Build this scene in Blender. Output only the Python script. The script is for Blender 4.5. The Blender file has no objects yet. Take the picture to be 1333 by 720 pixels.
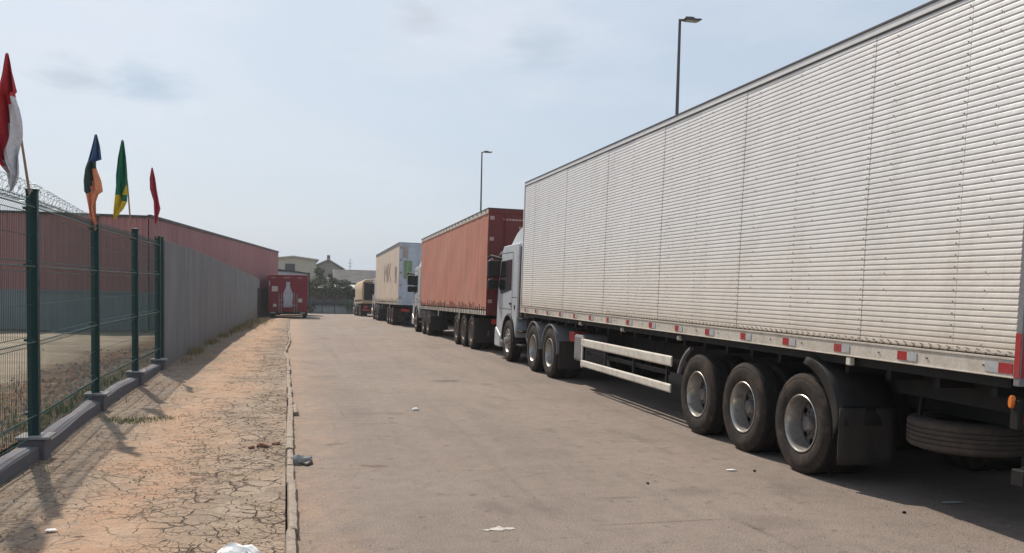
import bpy, bmesh, math, random
from math import sin, cos, pi, radians, sqrt, atan2
from mathutils import Vector, Matrix
random.seed(7)
S = bpy.context.scene
COL = S.collection

# ------------------------------------------------------------------ camera
YAW, PITCH, ROLL, CY, F, H = 0.2360, 0.05664, 0.02196, 439.27, 1150.0, 1.85
fw = Vector((sin(YAW)*cos(PITCH), cos(YAW)*cos(PITCH), -sin(PITCH)))
r0 = Vector((cos(YAW), -sin(YAW), 0)); u0 = r0.cross(fw)
RT = cos(ROLL)*r0 + sin(ROLL)*u0
UP = -sin(ROLL)*r0 + cos(ROLL)*u0
cd = bpy.data.cameras.new('camera'); cam = bpy.data.objects.new('camera', cd); COL.objects.link(cam)
m = Matrix.Identity(4)
for i in range(3):
    m[i][0] = RT[i]; m[i][1] = UP[i]; m[i][2] = -fw[i]
m[2][3] = H
cam.matrix_world = m
cd.sensor_width = 36; cd.lens = 36*F/1333; cd.shift_y = (CY-360)/1333
cd.clip_start = 0.1; cd.clip_end = 4000
S.camera = cam

# ------------------------------------------------------------------ light
SUNV = Vector((-0.29, 0.90, 1.0)).normalized()          # towards the sun
elev = math.asin(SUNV.z); az = atan2(SUNV.x, SUNV.y)
w = bpy.data.worlds.new('World'); S.world = w; w.use_nodes = True
nt = w.node_tree; nt.nodes.clear()
out = nt.nodes.new('ShaderNodeOutputWorld'); bg = nt.nodes.new('ShaderNodeBackground')
sky = nt.nodes.new('ShaderNodeTexSky'); sky.sky_type = 'NISHITA'; sky.sun_disc = False
sky.sun_elevation = elev; sky.sun_rotation = az
sky.altitude = 0; sky.air_density = 1.0; sky.dust_density = 3.2; sky.ozone_density = 1.2
# pale dusty haze and a few faint clouds belong to the sky itself
tc = nt.nodes.new('ShaderNodeTexCoord'); mp = nt.nodes.new('ShaderNodeMapping')
mp.inputs['Scale'].default_value = (1.2, 1.2, 4.0)
nt.links.new(tc.outputs['Generated'], mp.inputs['Vector'])
nz = nt.nodes.new('ShaderNodeTexNoise'); nz.inputs['Scale'].default_value = 2.6; nz.inputs['Detail'].default_value = 7; nz.inputs['Roughness'].default_value = .55
nt.links.new(mp.outputs[0], nz.inputs['Vector'])
cr = nt.nodes.new('ShaderNodeValToRGB'); cr.color_ramp.elements[0].position = .50; cr.color_ramp.elements[1].position = .88
cr.color_ramp.elements[0].color = (0, 0, 0, 1); cr.color_ramp.elements[1].color = (.55, .55, .55, 1)
nt.links.new(nz.outputs[0], cr.inputs[0])
mixh = nt.nodes.new('ShaderNodeMixRGB'); mixh.inputs[0].default_value = .70; mixh.inputs[2].default_value = (6.2, 7.45, 8.9, 1)
nt.links.new(sky.outputs[0], mixh.inputs[1])
mixc = nt.nodes.new('ShaderNodeMixRGB'); mixc.inputs[2].default_value = (8.2, 8.7, 9.4, 1)
nt.links.new(cr.outputs[0], mixc.inputs[0]); nt.links.new(mixh.outputs[0], mixc.inputs[1])
def sky_dir(px, py):
    d = RT*((px-666.5)/F)+UP*((CY-py)/F)+fw
    return d.normalized()
def puff(prev, centre, size, stretch, col, amt, thr=.42, soft=.3, nsc=9):
    # a soft cloud standing in one direction of the sky, its edge broken up by noise
    sub = nt.nodes.new('ShaderNodeVectorMath'); sub.operation = 'SUBTRACT'; nt.links.new(tc.outputs['Generated'], sub.inputs[0]); sub.inputs[1].default_value = tuple(centre)
    mul = nt.nodes.new('ShaderNodeVectorMath'); mul.operation = 'MULTIPLY'; nt.links.new(sub.outputs[0], mul.inputs[0]); mul.inputs[1].default_value = (1/size, 1/size, stretch/size)
    ln = nt.nodes.new('ShaderNodeVectorMath'); ln.operation = 'LENGTH'; nt.links.new(mul.outputs[0], ln.inputs[0])
    n_ = nt.nodes.new('ShaderNodeTexNoise'); n_.inputs['Scale'].default_value = nsc; n_.inputs['Detail'].default_value = 6; n_.inputs['Roughness'].default_value = .6
    nt.links.new(mp.outputs[0], n_.inputs['Vector'])
    a = nt.nodes.new('ShaderNodeMath'); a.operation = 'MULTIPLY_ADD'; nt.links.new(n_.outputs[0], a.inputs[0]); a.inputs[1].default_value = 1.9; a.inputs[2].default_value = -.95
    b_ = nt.nodes.new('ShaderNodeMath'); b_.operation = 'SUBTRACT'; nt.links.new(a.outputs[0], b_.inputs[0]); nt.links.new(ln.outputs['Value'], b_.inputs[1])
    q = nt.nodes.new('ShaderNodeMapRange'); q.interpolation_type = 'SMOOTHSTEP'; q.inputs[1].default_value = -1.15; q.inputs[2].default_value = .1; q.inputs[4].default_value = amt; nt.links.new(b_.outputs[0], q.inputs[0])
    mx = nt.nodes.new('ShaderNodeMixRGB'); mx.inputs[2].default_value = col; nt.links.new(q.outputs[0], mx.inputs[0]); nt.links.new(prev, mx.inputs[1])
    return mx.outputs[0]
k_ = mixc.outputs[0]
k_ = puff(k_, sky_dir(150, 85), .17, 2.2, (8.3, 8.8, 9.6, 1), .35)
k_ = puff(k_, sky_dir(195, 112), .055, 2.0, (5.0, 6.3, 7.7, 1), .8, nsc=16)
k_ = puff(k_, sky_dir(100, 100), .040, 2.0, (5.0, 5.9, 7.0, 1), .6, nsc=16)
k_ = puff(k_, sky_dir(640, 40), .20, 2.2, (8.5, 8.8, 9.5, 1), .45)
k_ = puff(k_, sky_dir(705, 62), .045, 1.5, (5.4, 6.4, 7.6, 1), .8, nsc=16)
k_ = puff(k_, sky_dir(545, 25), .035, 1.5, (5.8, 6.2, 7.0, 1), .6, nsc=16)
nt.links.new(k_, bg.inputs[0]); bg.inputs[1].default_value = 0.078
nt.links.new(bg.outputs[0], out.inputs[0])
S.cycles.volume_bounces = 0
sd = bpy.data.lights.new('sun', 'SUN'); sd.energy = 4.1; sd.angle = radians(0.9); sd.color = (1, .915, .80)
so = bpy.data.objects.new('sun', sd); COL.objects.link(so)
so.rotation_euler = SUNV.to_track_quat('Z', 'Y').to_euler()
S.view_settings.view_transform = 'Standard'; S.view_settings.look = 'None'
S.view_settings.exposure = 0.28; S.view_settings.gamma = 1
S.view_settings.use_curve_mapping = False
S.render.engine = 'CYCLES'

# ------------------------------------------------------------------ helpers
def at(x, y, Y):
    """a pixel of the photograph seen at distance Y, as a world point"""
    d = RT*((x-666.5)/F) + UP*((CY-y)/F) + fw
    t = Y/d.y
    return Vector((d.x*t, Y, H+d.z*t))
def gpt(px, py, z=0):
    d = RT*((px-666.5)/F)+UP*((CY-py)/F)+fw; t = (z-H)/d.z; return d.x*t, d.y*t
PROF = [(-50, 0), (0, 0), (22, 0), (27, -.04), (36, -.17), (50, -.42), (63, -.62), (76, -.92), (90, -1.28), (105, -1.6), (125, -1.85), (4000, -1.9)]
def gz(y):
    for (a, za), (b, zb) in zip(PROF, PROF[1:]):
        if a <= y <= b:
            return za+(zb-za)*(y-a)/(b-a)
    return PROF[-1][1]

def tag(o, label=None, cat=None, group=None, kind=None):
    if label: o['label'] = label
    if cat: o['category'] = cat
    if group: o['group'] = group
    if kind: o['kind'] = kind
    return o
def empty(name, loc, label=None, cat=None, group=None, rot=(0, 0, 0)):
    o = bpy.data.objects.new(name, None); COL.objects.link(o)
    o.location = loc; o.rotation_euler = rot; o.empty_display_size = .2
    return tag(o, label, cat, group)

class MB:
    def __init__(s): s.v = []; s.f = []; s.m = []
    def add(s, vs, fs, mi=0, M=None):
        b = len(s.v)
        s.v += [tuple(M @ Vector(p)) if M else tuple(p) for p in vs]
        for f in fs: s.f.append([b+i for i in f]); s.m.append(mi)
        return s
    def box(s, x0, x1, y0, y1, z0, z1, mi=0, M=None):
        vs = [(x0,y0,z0),(x1,y0,z0),(x1,y1,z0),(x0,y1,z0),(x0,y0,z1),(x1,y0,z1),(x1,y1,z1),(x0,y1,z1)]
        return s.add(vs, [(0,3,2,1),(4,5,6,7),(0,1,5,4),(1,2,6,5),(2,3,7,6),(3,0,4,7)], mi, M)
    def tube(s, pts, r, n=8, mi=0, cap=True, r2=None):
        pts = [Vector(p) for p in pts]; N = len(pts); b = len(s.v)
        prev = None
        for i, p in enumerate(pts):
            d = (pts[min(i+1, N-1)]-pts[max(i-1, 0)]).normalized()
            a = prev if prev and abs(prev.dot(d)) < .95 else (Vector((0, 0, 1)) if abs(d.z) < .9 else Vector((1, 0, 0)))
            e = (a - d*a.dot(d)).normalized(); g = d.cross(e); prev = e
            rr = r if r2 is None else r+(r2-r)*i/(N-1)
            for k in range(n):
                t = 2*pi*k/n; q = p+(e*cos(t)+g*sin(t))*rr
                s.v.append(tuple(q))
        for i in range(N-1):
            for k in range(n):
                s.f.append([b+i*n+k, b+i*n+(k+1) % n, b+(i+1)*n+(k+1) % n, b+(i+1)*n+k]); s.m.append(mi)
        if cap:
            s.f.append([b+k for k in range(n)][::-1]); s.m.append(mi)
            s.f.append([b+(N-1)*n+k for k in range(n)]); s.m.append(mi)
        return s
    def lathe(s, prof, n=40, c=(0, 0, 0), axis='X', mi=0, skip=None):
        """prof: list of (axial, radius)"""
        b = len(s.v)
        for (a, r) in prof:
            for k in range(n):
                t = 2*pi*k/n
                p = (a, r*cos(t), r*sin(t)) if axis == 'X' else ((r*cos(t), a, r*sin(t)) if axis == 'Y' else (r*cos(t), r*sin(t), a))
                s.v.append((p[0]+c[0], p[1]+c[1], p[2]+c[2]))
        for i in range(len(prof)-1):
            for k in range(n):
                if skip and skip(i, k): continue
                s.f.append([b+i*n+k, b+i*n+(k+1) % n, b+(i+1)*n+(k+1) % n, b+(i+1)*n+k]); s.m.append(mi)
        return s
    def prism(s, poly, a0, a1, axis='X', mi=0):
        """poly: 2D outline, extruded along axis from a0 to a1"""
        n = len(poly); b = len(s.v)
        for a in (a0, a1):
            for (p, q) in poly:
                s.v.append((a, p, q) if axis == 'X' else ((p, a, q) if axis == 'Y' else (p, q, a)))
        for i in range(n):
            s.f.append([b+i, b+(i+1) % n, b+n+(i+1) % n, b+n+i]); s.m.append(mi)
        s.f.append([b+i for i in range(n)][::-1]); s.m.append(mi)
        s.f.append([b+n+i for i in range(n)]); s.m.append(mi)
        return s
    def sheet(s, rows, mi=0):
        b = len(s.v); w_ = len(rows[0])
        for r in rows: s.v += [tuple(p) for p in r]
        for i in range(len(rows)-1):
            for k in range(w_-1):
                s.f.append([b+i*w_+k, b+i*w_+k+1, b+(i+1)*w_+k+1, b+(i+1)*w_+k]); s.m.append(mi)
        return s
    def build(s, name, mats, parent=None, smooth=0, bevel=0, solid=0, fixn=True):
        me = bpy.data.meshes.new(name); me.from_pydata(s.v, [], s.f)
        if not isinstance(mats, (list, tuple)): mats = [mats]
        for q in mats: me.materials.append(q)
        for p, mi in zip(me.polygons, s.m): p.material_index = mi
        if fixn:
            bm = bmesh.new(); bm.from_mesh(me); bmesh.ops.recalc_face_normals(bm, faces=bm.faces[:]); bm.to_mesh(me); bm.free()
        if smooth:
            me.shade_smooth(); me.set_sharp_from_angle(angle=radians(smooth))
        me.update()
        o = bpy.data.objects.new(name, me); COL.objects.link(o)
        if parent: o.parent = parent
        if solid:
            md = o.modifiers.new('solid', 'SOLIDIFY'); md.thickness = solid; md.offset = 0
        if bevel:
            md = o.modifiers.new('bevel', 'BEVEL'); md.width = bevel; md.segments = 2; md.limit_method = 'ANGLE'; md.angle_limit = radians(35)
        return o

def copy_tree(o, parent=None):
    c = o.copy(); COL.objects.link(c)
    if parent: c.parent = parent
    for ch in list(o.children): copy_tree(ch, c)
    return c

# ------------------------------------------------------------------ materials
def L(c):  # sRGB 0-255 -> linear
    return tuple(((v/255)/12.92 if v/255 <= .04045 else ((v/255+.055)/1.055)**2.4) for v in c)+(1,)
class NT:
    def __init__(s, name, rough=.8, metal=0, spec=.3):
        s.m = bpy.data.materials.new(name); s.m.use_nodes = True; s.t = s.m.node_tree
        s.b = s.t.nodes['Principled BSDF']; s.b.inputs['Roughness'].default_value = rough
        s.b.inputs['Metallic'].default_value = metal; s.b.inputs['Specular IOR Level'].default_value = spec
        s.tc = s.t.nodes.new('ShaderNodeTexCoord'); s.co = s.tc.outputs['Object']
    def n(s, t): return s.t.nodes.new(t)
    def l(s, a, b): s.t.links.new(a, b)
    def map(s, sc=(1, 1, 1), rot=(0, 0, 0)):
        q = s.n('ShaderNodeMapping'); q.inputs['Scale'].default_value = sc; q.inputs['Rotation'].default_value = rot; s.l(s.co, q.inputs[0]); return q.outputs[0]
    def noise(s, scale, detail=4, rough=.6, vec=None, dist=0):
        q = s.n('ShaderNodeTexNoise'); q.inputs['Scale'].default_value = scale; q.inputs['Detail'].default_value = detail
        q.inputs['Roughness'].default_value = rough; q.inputs['Distortion'].default_value = dist
        s.l(vec or s.co, q.inputs['Vector']); return q.outputs[0]
    def ramp(s, v, a, b, ca=(0, 0, 0, 1), cb=(1, 1, 1, 1)):
        q = s.n('ShaderNodeMapRange'); q.inputs[1].default_value = a; q.inputs[2].default_value = b; q.interpolation_type = 'SMOOTHSTEP'
        s.l(v, q.inputs[0]); return q.outputs[0]
    def mix(s, f, a, b, mode='MIX'):
        q = s.n('ShaderNodeMixRGB'); q.blend_type = mode
        for i, v in enumerate((f, a, b)):
            if hasattr(v, 'is_linked') or hasattr(v, 'links'): s.l(v, q.inputs[i])
            elif i == 0: q.inputs[0].default_value = v
            else: q.inputs[i].default_value = tuple(v)+((1,) if len(v) == 3 else ())
        return q.outputs[0]
    def math(s, op, a, b=None):
        q = s.n('ShaderNodeMath'); q.operation = op
        for i, v in enumerate((a, b)):
            if v is None: continue
            if hasattr(v, 'links'): s.l(v, q.inputs[i])
            else: q.inputs[i].default_value = v
        return q.outputs[0]
    def xyz(s):
        q = s.n('ShaderNodeSeparateXYZ'); s.l(s.co, q.inputs[0]); return q.outputs
    def col(s, v):
        if hasattr(v, 'links'): s.l(v, s.b.inputs['Base Color'])
        else: s.b.inputs['Base Color'].default_value = v
        return s
    def bump(s, h, strength=.4, dist=.02):
        q = s.n('ShaderNodeBump'); q.inputs['Strength'].default_value = strength; q.inputs['Distance'].default_value = dist
        s.l(h, q.inputs['Height']); s.l(q.outputs[0], s.b.inputs['Normal']); return s

def worn(name, c, dirt=(.16, .12, .09), amt=.35, rough=.6, metal=0, scale=3, spec=.3, streak=False):
    """painted / plain surface with uneven dust and small variation"""
    k = NT(name, rough, metal, spec)
    v = k.map((1, 1, .25)) if streak else k.co
    a = k.ramp(k.noise(scale, 6, .65, v), .42, .75)
    fine = k.noise(scale*9, 3)
    base = k.mix(k.ramp(fine, .3, .7), tuple(x*.88 for x in c[:3]), tuple(min(1, x*1.08) for x in c[:3]))
    k.col(k.mix(k.math('MULTIPLY', a, amt), base, dirt))
    r = k.math('ADD', k.math('MULTIPLY', a, .25), rough-.05); k.l(r, k.b.inputs['Roughness'])
    return k.m

M = {}
def asphalt():
    k = NT('asphalt_road', .92, 0, .25)
    x, y, z = k.xyz()
    big = k.ramp(k.noise(.35, 5, .6), .3, .7)
    c = k.mix(big, (.255, .192, .155), (.390, .300, .248))
    streak = k.ramp(k.noise(1, 5, .6, k.map((1.6, .12, 1))), .35, .75)
    c = k.mix(k.math('MULTIPLY', streak, .60), c, (.43, .335, .275))
    med = k.ramp(k.noise(5, 5, .7), .42, .66)
    c = k.mix(k.math('MULTIPLY', med, .40), c, (.15, .115, .093))
    dust = k.ramp(k.noise(.7, 7, .75, k.map((1.2, .5, 1))), .50, .72); c = k.mix(k.math('MULTIPLY', dust, .5), c, (.45, .325, .25))
    trk = k.ramp(k.noise(1, 4, .6, k.map((2.6, .06, 1))), .55, .68); c = k.mix(k.math('MULTIPLY', trk, .30), c, (.13, .105, .09))
    agg = k.noise(130, 2, .8); c = k.mix(k.ramp(agg, .40, .62), k.mix(.75, c, (.075, .06, .052)), k.mix(.34, c, (.44, .38, .33)))
    ag2 = k.noise(48, 3, .75); c = k.mix(k.math('MULTIPLY', k.ramp(ag2, .52, .68), .35), c, (.44, .36, .30)); c = k.mix(k.math('MULTIPLY', k.math('SUBTRACT', 1.0, k.ramp(ag2, .32, .46)), .4), c, (.09, .07, .06))
    # oil and tyre spots
    oil = k.ramp(k.noise(.8, 5, .6, k.map((1.0, .55, 1))), .57, .70); c = k.mix(k.math('MULTIPLY', oil, .38), c, (.09, .07, .062))
    spot = k.ramp(k.noise(7, 3, .5), .62, .72); c = k.mix(k.math('MULTIPLY', spot, .5), c, (.09, .07, .06))
    # old stains, each at its own place on the asphalt
    wob_ = k.math('MULTIPLY', k.noise(6, 4, .7), .55)
    for (px, py, rx, ry, am, cc) in ((582, 496, .42, .30, .62, (.085, .065, .055)), (437, 578, .16, .10, .5, (.10, .075, .06)), (490, 607, .16, .12, .7, (.13, .085, .06)), (807, 648, .30, .05, .5, (.12, .095, .08)), (475, 606, .10, .07, .6, (.12, .08, .06)), (700, 590, .7, .5, .22, (.12, .10, .09)), (620, 540, .35, .8, .22, (.13, .105, .09)), (900, 640, .5, .25, .30, (.10, .08, .07)), (560, 450, .6, 1.4, .25, (.12, .10, .085)), (1000, 680, .6, .35, .28, (.11, .09, .08))):
        sx_, sy_ = gpt(px, py)
        dx_ = k.math('DIVIDE', k.math('SUBTRACT', x, sx_), rx); dy_ = k.math('DIVIDE', k.math('SUBTRACT', y, sy_), ry)
        dd_ = k.math('ADD', k.math('SQRT', k.math('ADD', k.math('MULTIPLY', dx_, dx_), k.math('MULTIPLY', dy_, dy_))), k.math('MULTIPLY', wob_, 1.6))
        c = k.mix(k.math('MULTIPLY', k.math('SUBTRACT', 1.0, k.ramp(dd_, .75, 1.35)), am), c, cc)
    # red sand drifted along the kerb
    edge = k.math('SUBTRACT', 1.15, x); n2 = k.noise(1.3, 5, .7)
    e = k.ramp(k.math('ADD', edge, k.math('MULTIPLY', k.math('SUBTRACT', n2, .5), 2.2)), .45, 1.6)
    e = k.math('MULTIPLY', e, k.ramp(k.noise(6, 6, .8), .30, .58))
    c = k.mix(k.math('MULTIPLY', e, .6), c, (.44, .29, .195))
    # hairline cracks
    vo = k.n('ShaderNodeTexVoronoi'); vo.feature = 'DISTANCE_TO_EDGE'; vo.inputs['Scale'].default_value = .55
    wv = k.mix(.16, k.co, k.n('ShaderNodeTexNoise').outputs['Color'], 'ADD'); k.l(wv, vo.inputs['Vector'])
    cm = k.math('MULTIPLY', k.math('SUBTRACT', 1.0, k.ramp(vo.outputs[0], .0, .010)), k.ramp(k.noise(.5, 2), .52, .62))
    c = k.mix(k.math('MULTIPLY', cm, .45), c, (.07, .055, .05))
    k.col(c); k.bump(k.math('ADD', k.math('MULTIPLY', agg, .7), k.noise(40, 4)), .8, .016)
    return k.m
def pavement():
    k = NT('cracked_pavement', .95, 0, .15)
    x, y, z = k.xyz()
    nn = k.n('ShaderNodeTexNoise'); nn.inputs['Scale'].default_value = 2.2; nn.inputs['Detail'].default_value = 4; k.l(k.co, nn.inputs[0])
    wv = k.mix(.34, k.co, nn.outputs['Color'], 'ADD')
    def cells(sc, w0, w1):
        vo = k.n('ShaderNodeTexVoronoi'); vo.feature = 'DISTANCE_TO_EDGE'; vo.inputs['Scale'].default_value = sc; vo.inputs['Randomness'].default_value = .9
        k.l(wv, vo.inputs['Vector'])
        wid = k.math('MULTIPLY', k.ramp(k.noise(2.3, 4, .7), .36, .68), w1)
        q = k.n('ShaderNodeMapRange'); q.inputs[1].default_value = 0; k.l(vo.outputs[0], q.inputs[0]); k.l(k.math('ADD', wid, w0), q.inputs[2]); q.inputs[3].default_value = 1; q.inputs[4].default_value = 0
        q.clamp = True
        return q.outputs[0]
    big = cells(4.9, .005, .072); small = cells(12.5, .002, .10)
    smallmask = k.ramp(k.noise(1.1, 4, .7), .42, .62)
    crack = k.math('MAXIMUM', big, k.math('MULTIPLY', small, smallmask))
    # per slab tone
    v2 = k.n('ShaderNodeTexVoronoi'); v2.inputs['Scale'].default_value = 4.3; v2.inputs['Randomness'].default_value = .9; k.l(wv, v2.inputs['Vector'])
    sx = k.n('ShaderNodeSeparateXYZ'); k.l(v2.outputs['Color'], sx.inputs[0])
    base = k.mix(sx.outputs[0], (.27, .21, .16), (.44, .345, .262))
    base = k.mix(k.ramp(k.noise(1.1, 6, .7), .35, .7), base, (.40, .29, .205))
    base = k.mix(k.math('MULTIPLY', k.ramp(k.noise(34, 5, .8), .38, .62), .60), base, (.18, .138, .105))
    # sand: a drift along the middle, nearer the fence
    line = k.math('ADD', x, 1.36)                     # centre of the drift
    wob = k.math('MULTIPLY', k.math('SUBTRACT', k.noise(.55, 5, .65), .5), 2.0)
    d = k.math('ABSOLUTE', k.math('ADD', line, wob))
    sand = k.math('SUBTRACT', 1.0, k.ramp(d, .05, .80))
    sand = k.math('MULTIPLY', sand, k.ramp(k.noise(5.5, 7, .82), .34, .56))
    sandc = k.mix(k.ramp(k.noise(3, 6, .7), .35, .7), (.49, .285, .18), (.56, .375, .255))
    sandc = k.mix(k.math('MULTIPLY', k.ramp(k.noise(90, 2, .7), .42, .6), .5), sandc, (.29, .18, .115))
    sandc = k.mix(k.math('MULTIPLY', k.ramp(k.noise(11, 6, .8), .45, .62), .40), sandc, (.34, .24, .165))
    keep = k.math('SUBTRACT', 1.0, k.math('MULTIPLY', sand, .92))
    crk = k.math('MULTIPLY', k.math('MULTIPLY', crack, keep), k.math('ADD', k.math('MULTIPLY', k.ramp(x, -2.0, -.9), .55), .45))
    c = k.mix(k.math('MULTIPLY', sand, .85), base, sandc)
    c = k.mix(k.math('MULTIPLY', crk, .66), c, (.115, .085, .065))
    k.col(c)
    h = k.math('SUBTRACT', k.math('MULTIPLY', k.noise(30, 5, .7), .35), k.math('MULTIPLY', crk, 1.4))
    h = k.math('ADD', h, k.math('MULTIPLY', k.noise(7, 6, .75), 1.0))
    k.bump(h, 1.0, .035)
    return k.m
def yard():
    k = NT('yard_soil', .96, 0, .1)
    x, y, z = k.xyz()
    a = k.math('ADD', x, k.math('MULTIPLY', k.math('SUBTRACT', k.noise(.5, 5), .5), 2.0))
    f = k.math('MULTIPLY', k.ramp(a, -5.3, -4.1), k.ramp(k.noise(3, 6, .8), .25, .5))
    sandc = k.mix(k.ramp(k.noise(.5, 6, .7, k.map((.5, 1.6, 1))), .35, .68), (.42, .35, .265), (.28, .23, .175))
    soil = k.mix(k.ramp(k.noise(9, 6, .8), .4, .64), (.085, .055, .038), (.30, .17, .11))
    c = k.mix(f, sandc, soil)
    c = k.mix(k.math('MULTIPLY', k.ramp(y, 33.2, 36.8), .75), c, (.09, .085, .075))
    k.col(c); k.bump(k.noise(7, 6, .8), 1, .07)
    return k.m
def earth():
    k = NT('earth', .96, 0, .1)
    k.col(k.mix(k.ramp(k.noise(.05, 8, .7), .35, .65), (.27, .2, .14), (.10, .11, .05))); k.bump(k.noise(2, 6), .6, .05); return k.m
M['road'] = asphalt(); M['pave'] = pavement(); M['yard'] = yard(); M['earth'] = earth()
M['kerb'] = worn('kerb_stone', (.30, .245, .195), (.15, .105, .075), .85, .92, scale=14)
def concrete_wall():
    k = NT('wall_concrete', .92, 0, .15)
    a = k.ramp(k.noise(1.1, 7, .7, k.map((1, 1, .35))), .3, .7)
    c = k.mix(a, (.17, .175, .18), (.23, .232, .232))
    c = k.mix(k.math('MULTIPLY', k.ramp(k.noise(6, 5, .8, k.map((.6, .6, .3))), .5, .8), .25), c, (.11, .108, .105))
    x, y, z = k.xyz()
    low = k.math('SUBTRACT', 1.0, k.ramp(k.math('ADD', z, k.math('MULTIPLY', k.noise(2, 4), .6)), .2, .75))
    c = k.mix(k.math('MULTIPLY', low, .4), c, (.24, .17, .12))
    k.col(c); k.bump(k.noise(35, 5), .3, .01); return k.m
M['wall'] = concrete_wall()
M['plinth'] = worn('plinth_concrete', (.115, .115, .13), (.20, .14, .10), .4, .9, scale=5)
M['cap'] = worn('pier_cap_concrete', (.30, .29, .29), (.17, .14, .11), .4, .9, scale=9)
M['green'] = worn('green_post_paint', (.004, .034, .033), (.055, .062, .055), .14, .5, scale=8)
M['mesh'] = worn('green_mesh_wire', (.03, .075, .062), (.12, .11, .09), .2, .5)
M['wire'] = worn('galvanised_wire', (.34, .36, .36), (.18, .16, .14), .3, .45, .6)
def cladding(name, ca, cb):
    k = NT(name, .6, 0, .3)
    c = k.mix(k.ramp(k.noise(.6, 7, .7, k.map((1, 1, .3))), .3, .7), ca, cb)
    c = k.mix(k.math('MULTIPLY', k.ramp(k.noise(7, 5, .7, k.map((1, 1, .06))), .5, .8), .25), c, (.2, .15, .13))
    k.col(c); return k.m
M['redclad'] = cladding('red_cladding', (.34, .145, .145), (.41, .195, .185))
M['greyclad'] = cladding('grey_cladding', (.20, .215, .22), (.27, .28, .28))
M['trimdark'] = worn('dark_trim', (.055, .05, .05), amt=.3)
M['roofgrey'] = worn('grey_roof_sheet', (.28, .26, .25), amt=.4, scale=.8)

def alu():
    k = NT('trailer_aluminium', .5, .12, .35)
    x, y, z = k.xyz()
    # dust that settled on the lower half, colder and cleaner above
    n = k.noise(.9, 6, .7)
    low = k.math('SUBTRACT', 1.0, k.ramp(k.math('ADD', z, k.math('MULTIPLY', n, 1.3)), 1.9, 3.9))
    c = k.mix(low, (.68, .67, .66), (.67, .61, .53))
    c = k.mix(k.math('MULTIPLY', k.ramp(k.noise(2.2, 6, .75, k.map((1, 1.0, .22))), .45, .75), .30), c, (.45, .41, .36))
    c = k.mix(k.math('MULTIPLY', k.ramp(k.noise(1.2, 7, .75, k.map((1, .8, 8))), .52, .72), .30), c, (.74, .72, .69))
    c = k.mix(k.math('MULTIPLY', k.ramp(k.noise(38, 3, .6), .70, .78), .5), c, (.16, .12, .09))
    rust = k.ramp(k.noise(1.7, 5, .6), .70, .80); c = k.mix(k.math('MULTIPLY', rust, .22), c, (.42, .25, .17))
    drip = k.ramp(k.noise(1, 5, .7, k.map((1, 9, .35))), .60, .76); c = k.mix(k.math('MULTIPLY', drip, .18), c, (.36, .29, .22))
    foot = k.math('SUBTRACT', 1.0, k.ramp(k.math('ADD', z, k.math('MULTIPLY', k.noise(5, 5, .7), .35)), 1.55, 1.95)); c = k.mix(k.math('MULTIPLY', foot, .45), c, (.40, .31, .23))
    k.col(c)
    k.l(k.math('ADD', k.math('MULTIPLY', n, .35), .34), k.b.inputs['Roughness'])
    k.bump(k.noise(2.2, 4, .6), .38, .04)
    return k.m
M['alu'] = alu()
M['rail'] = worn('painted_lower_rail', (.54, .485, .415), (.30, .23, .17), .5, .65, scale=4)
M['rivet'] = worn('dark_rivets', (.09, .07, .06), amt=.2)
M['blk'] = worn('chassis_black', (.008, .008, .008), (.035, .026, .02), .3, .65, scale=5)
M['plastic'] = worn('black_plastic', (.016, .015, .015), (.075, .058, .045), .35, .55, scale=4)
M['flap'] = worn('rubber_flap', (.035, .029, .026), (.10, .075, .058), .45, .85, scale=5, streak=True)
M['tyre'] = worn('tyre_rubber', (.028, .023, .020), (.105, .072, .052), .75, .88, scale=7, spec=.2)
M['tread'] = worn('tyre_tread', (.022, .020, .019), (.09, .07, .055), .3, .92, scale=9, spec=.15)
M['steel'] = worn('wheel_steel', (.42, .40, .37), (.15, .10, .07), .75, .36, .75, scale=8)
M['shadedisc'] = worn('shaded_dusty_wheel_disc', (.15, .14, .135), (.10, .07, .05), .6, .55, .35, scale=11)  # dusty disc, its colour also darkened for the shade inside the dish
M['dustysteel'] = worn('dusty_wheel_steel', (.24, .19, .16), (.13, .085, .06), .7, .7, .15, scale=9)
M['white'] = worn('white_cab_paint', (.46, .48, .50), (.26, .21, .17), .30, .38, scale=3, spec=.5)
M['whitebox'] = worn('white_box_paint', (.52, .56, .62), (.30, .28, .26), .4, .5, scale=2)
M['guard'] = worn('cream_guard_rail', (.63, .58, .50), (.28, .20, .14), .45, .6, scale=5)
M['boxgrey'] = worn('grey_toolbox', (.20, .20, .205), (.12, .09, .07), .4, .55)
M['redp'] = worn('red_plastic', (.35, .02, .015), amt=.2, rough=.5)
M['refl_red'] = worn('red_reflector', (.36, .03, .03), (.2, .12, .1), .3, .4)
M['refl_white'] = worn('white_reflector', (.42, .43, .43), (.25, .2, .16), .3, .4)
M['orange'] = worn('amber_lens', (.72, .20, .04), amt=.15, rough=.3)
M['tailred'] = worn('red_lens', (.45, .02, .02), amt=.15, rough=.3)
gk = NT('dark_glass', .08, 0, .6); gk.col((.012, .016, .018, 1)); M['glass'] = gk.m
def curtain(name, ca, cb, dirt):
    k = NT(name, .75, 0, .25)
    a = k.ramp(k.noise(.45, 6, .65), .3, .7)
    c = k.mix(a, ca, cb)
    c = k.mix(k.math('MULTIPLY', k.ramp(k.noise(1.5, 6, .7, k.map((1, 1, .25))), .5, .78), .4), c, dirt)
    k.col(c); k.bump(k.noise(1.4, 3, .5, k.map((1, 1.6, .5))), .5, .09); return k.m
M['curt_red'] = curtain('faded_red_curtain', (.44, .165, .115), (.45, .20, .14), (.38, .24, .15))
M['curt_cream'] = curtain('cream_curtain', (.60, .49, .385), (.55, .46, .37), (.42, .35, .29))
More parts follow.
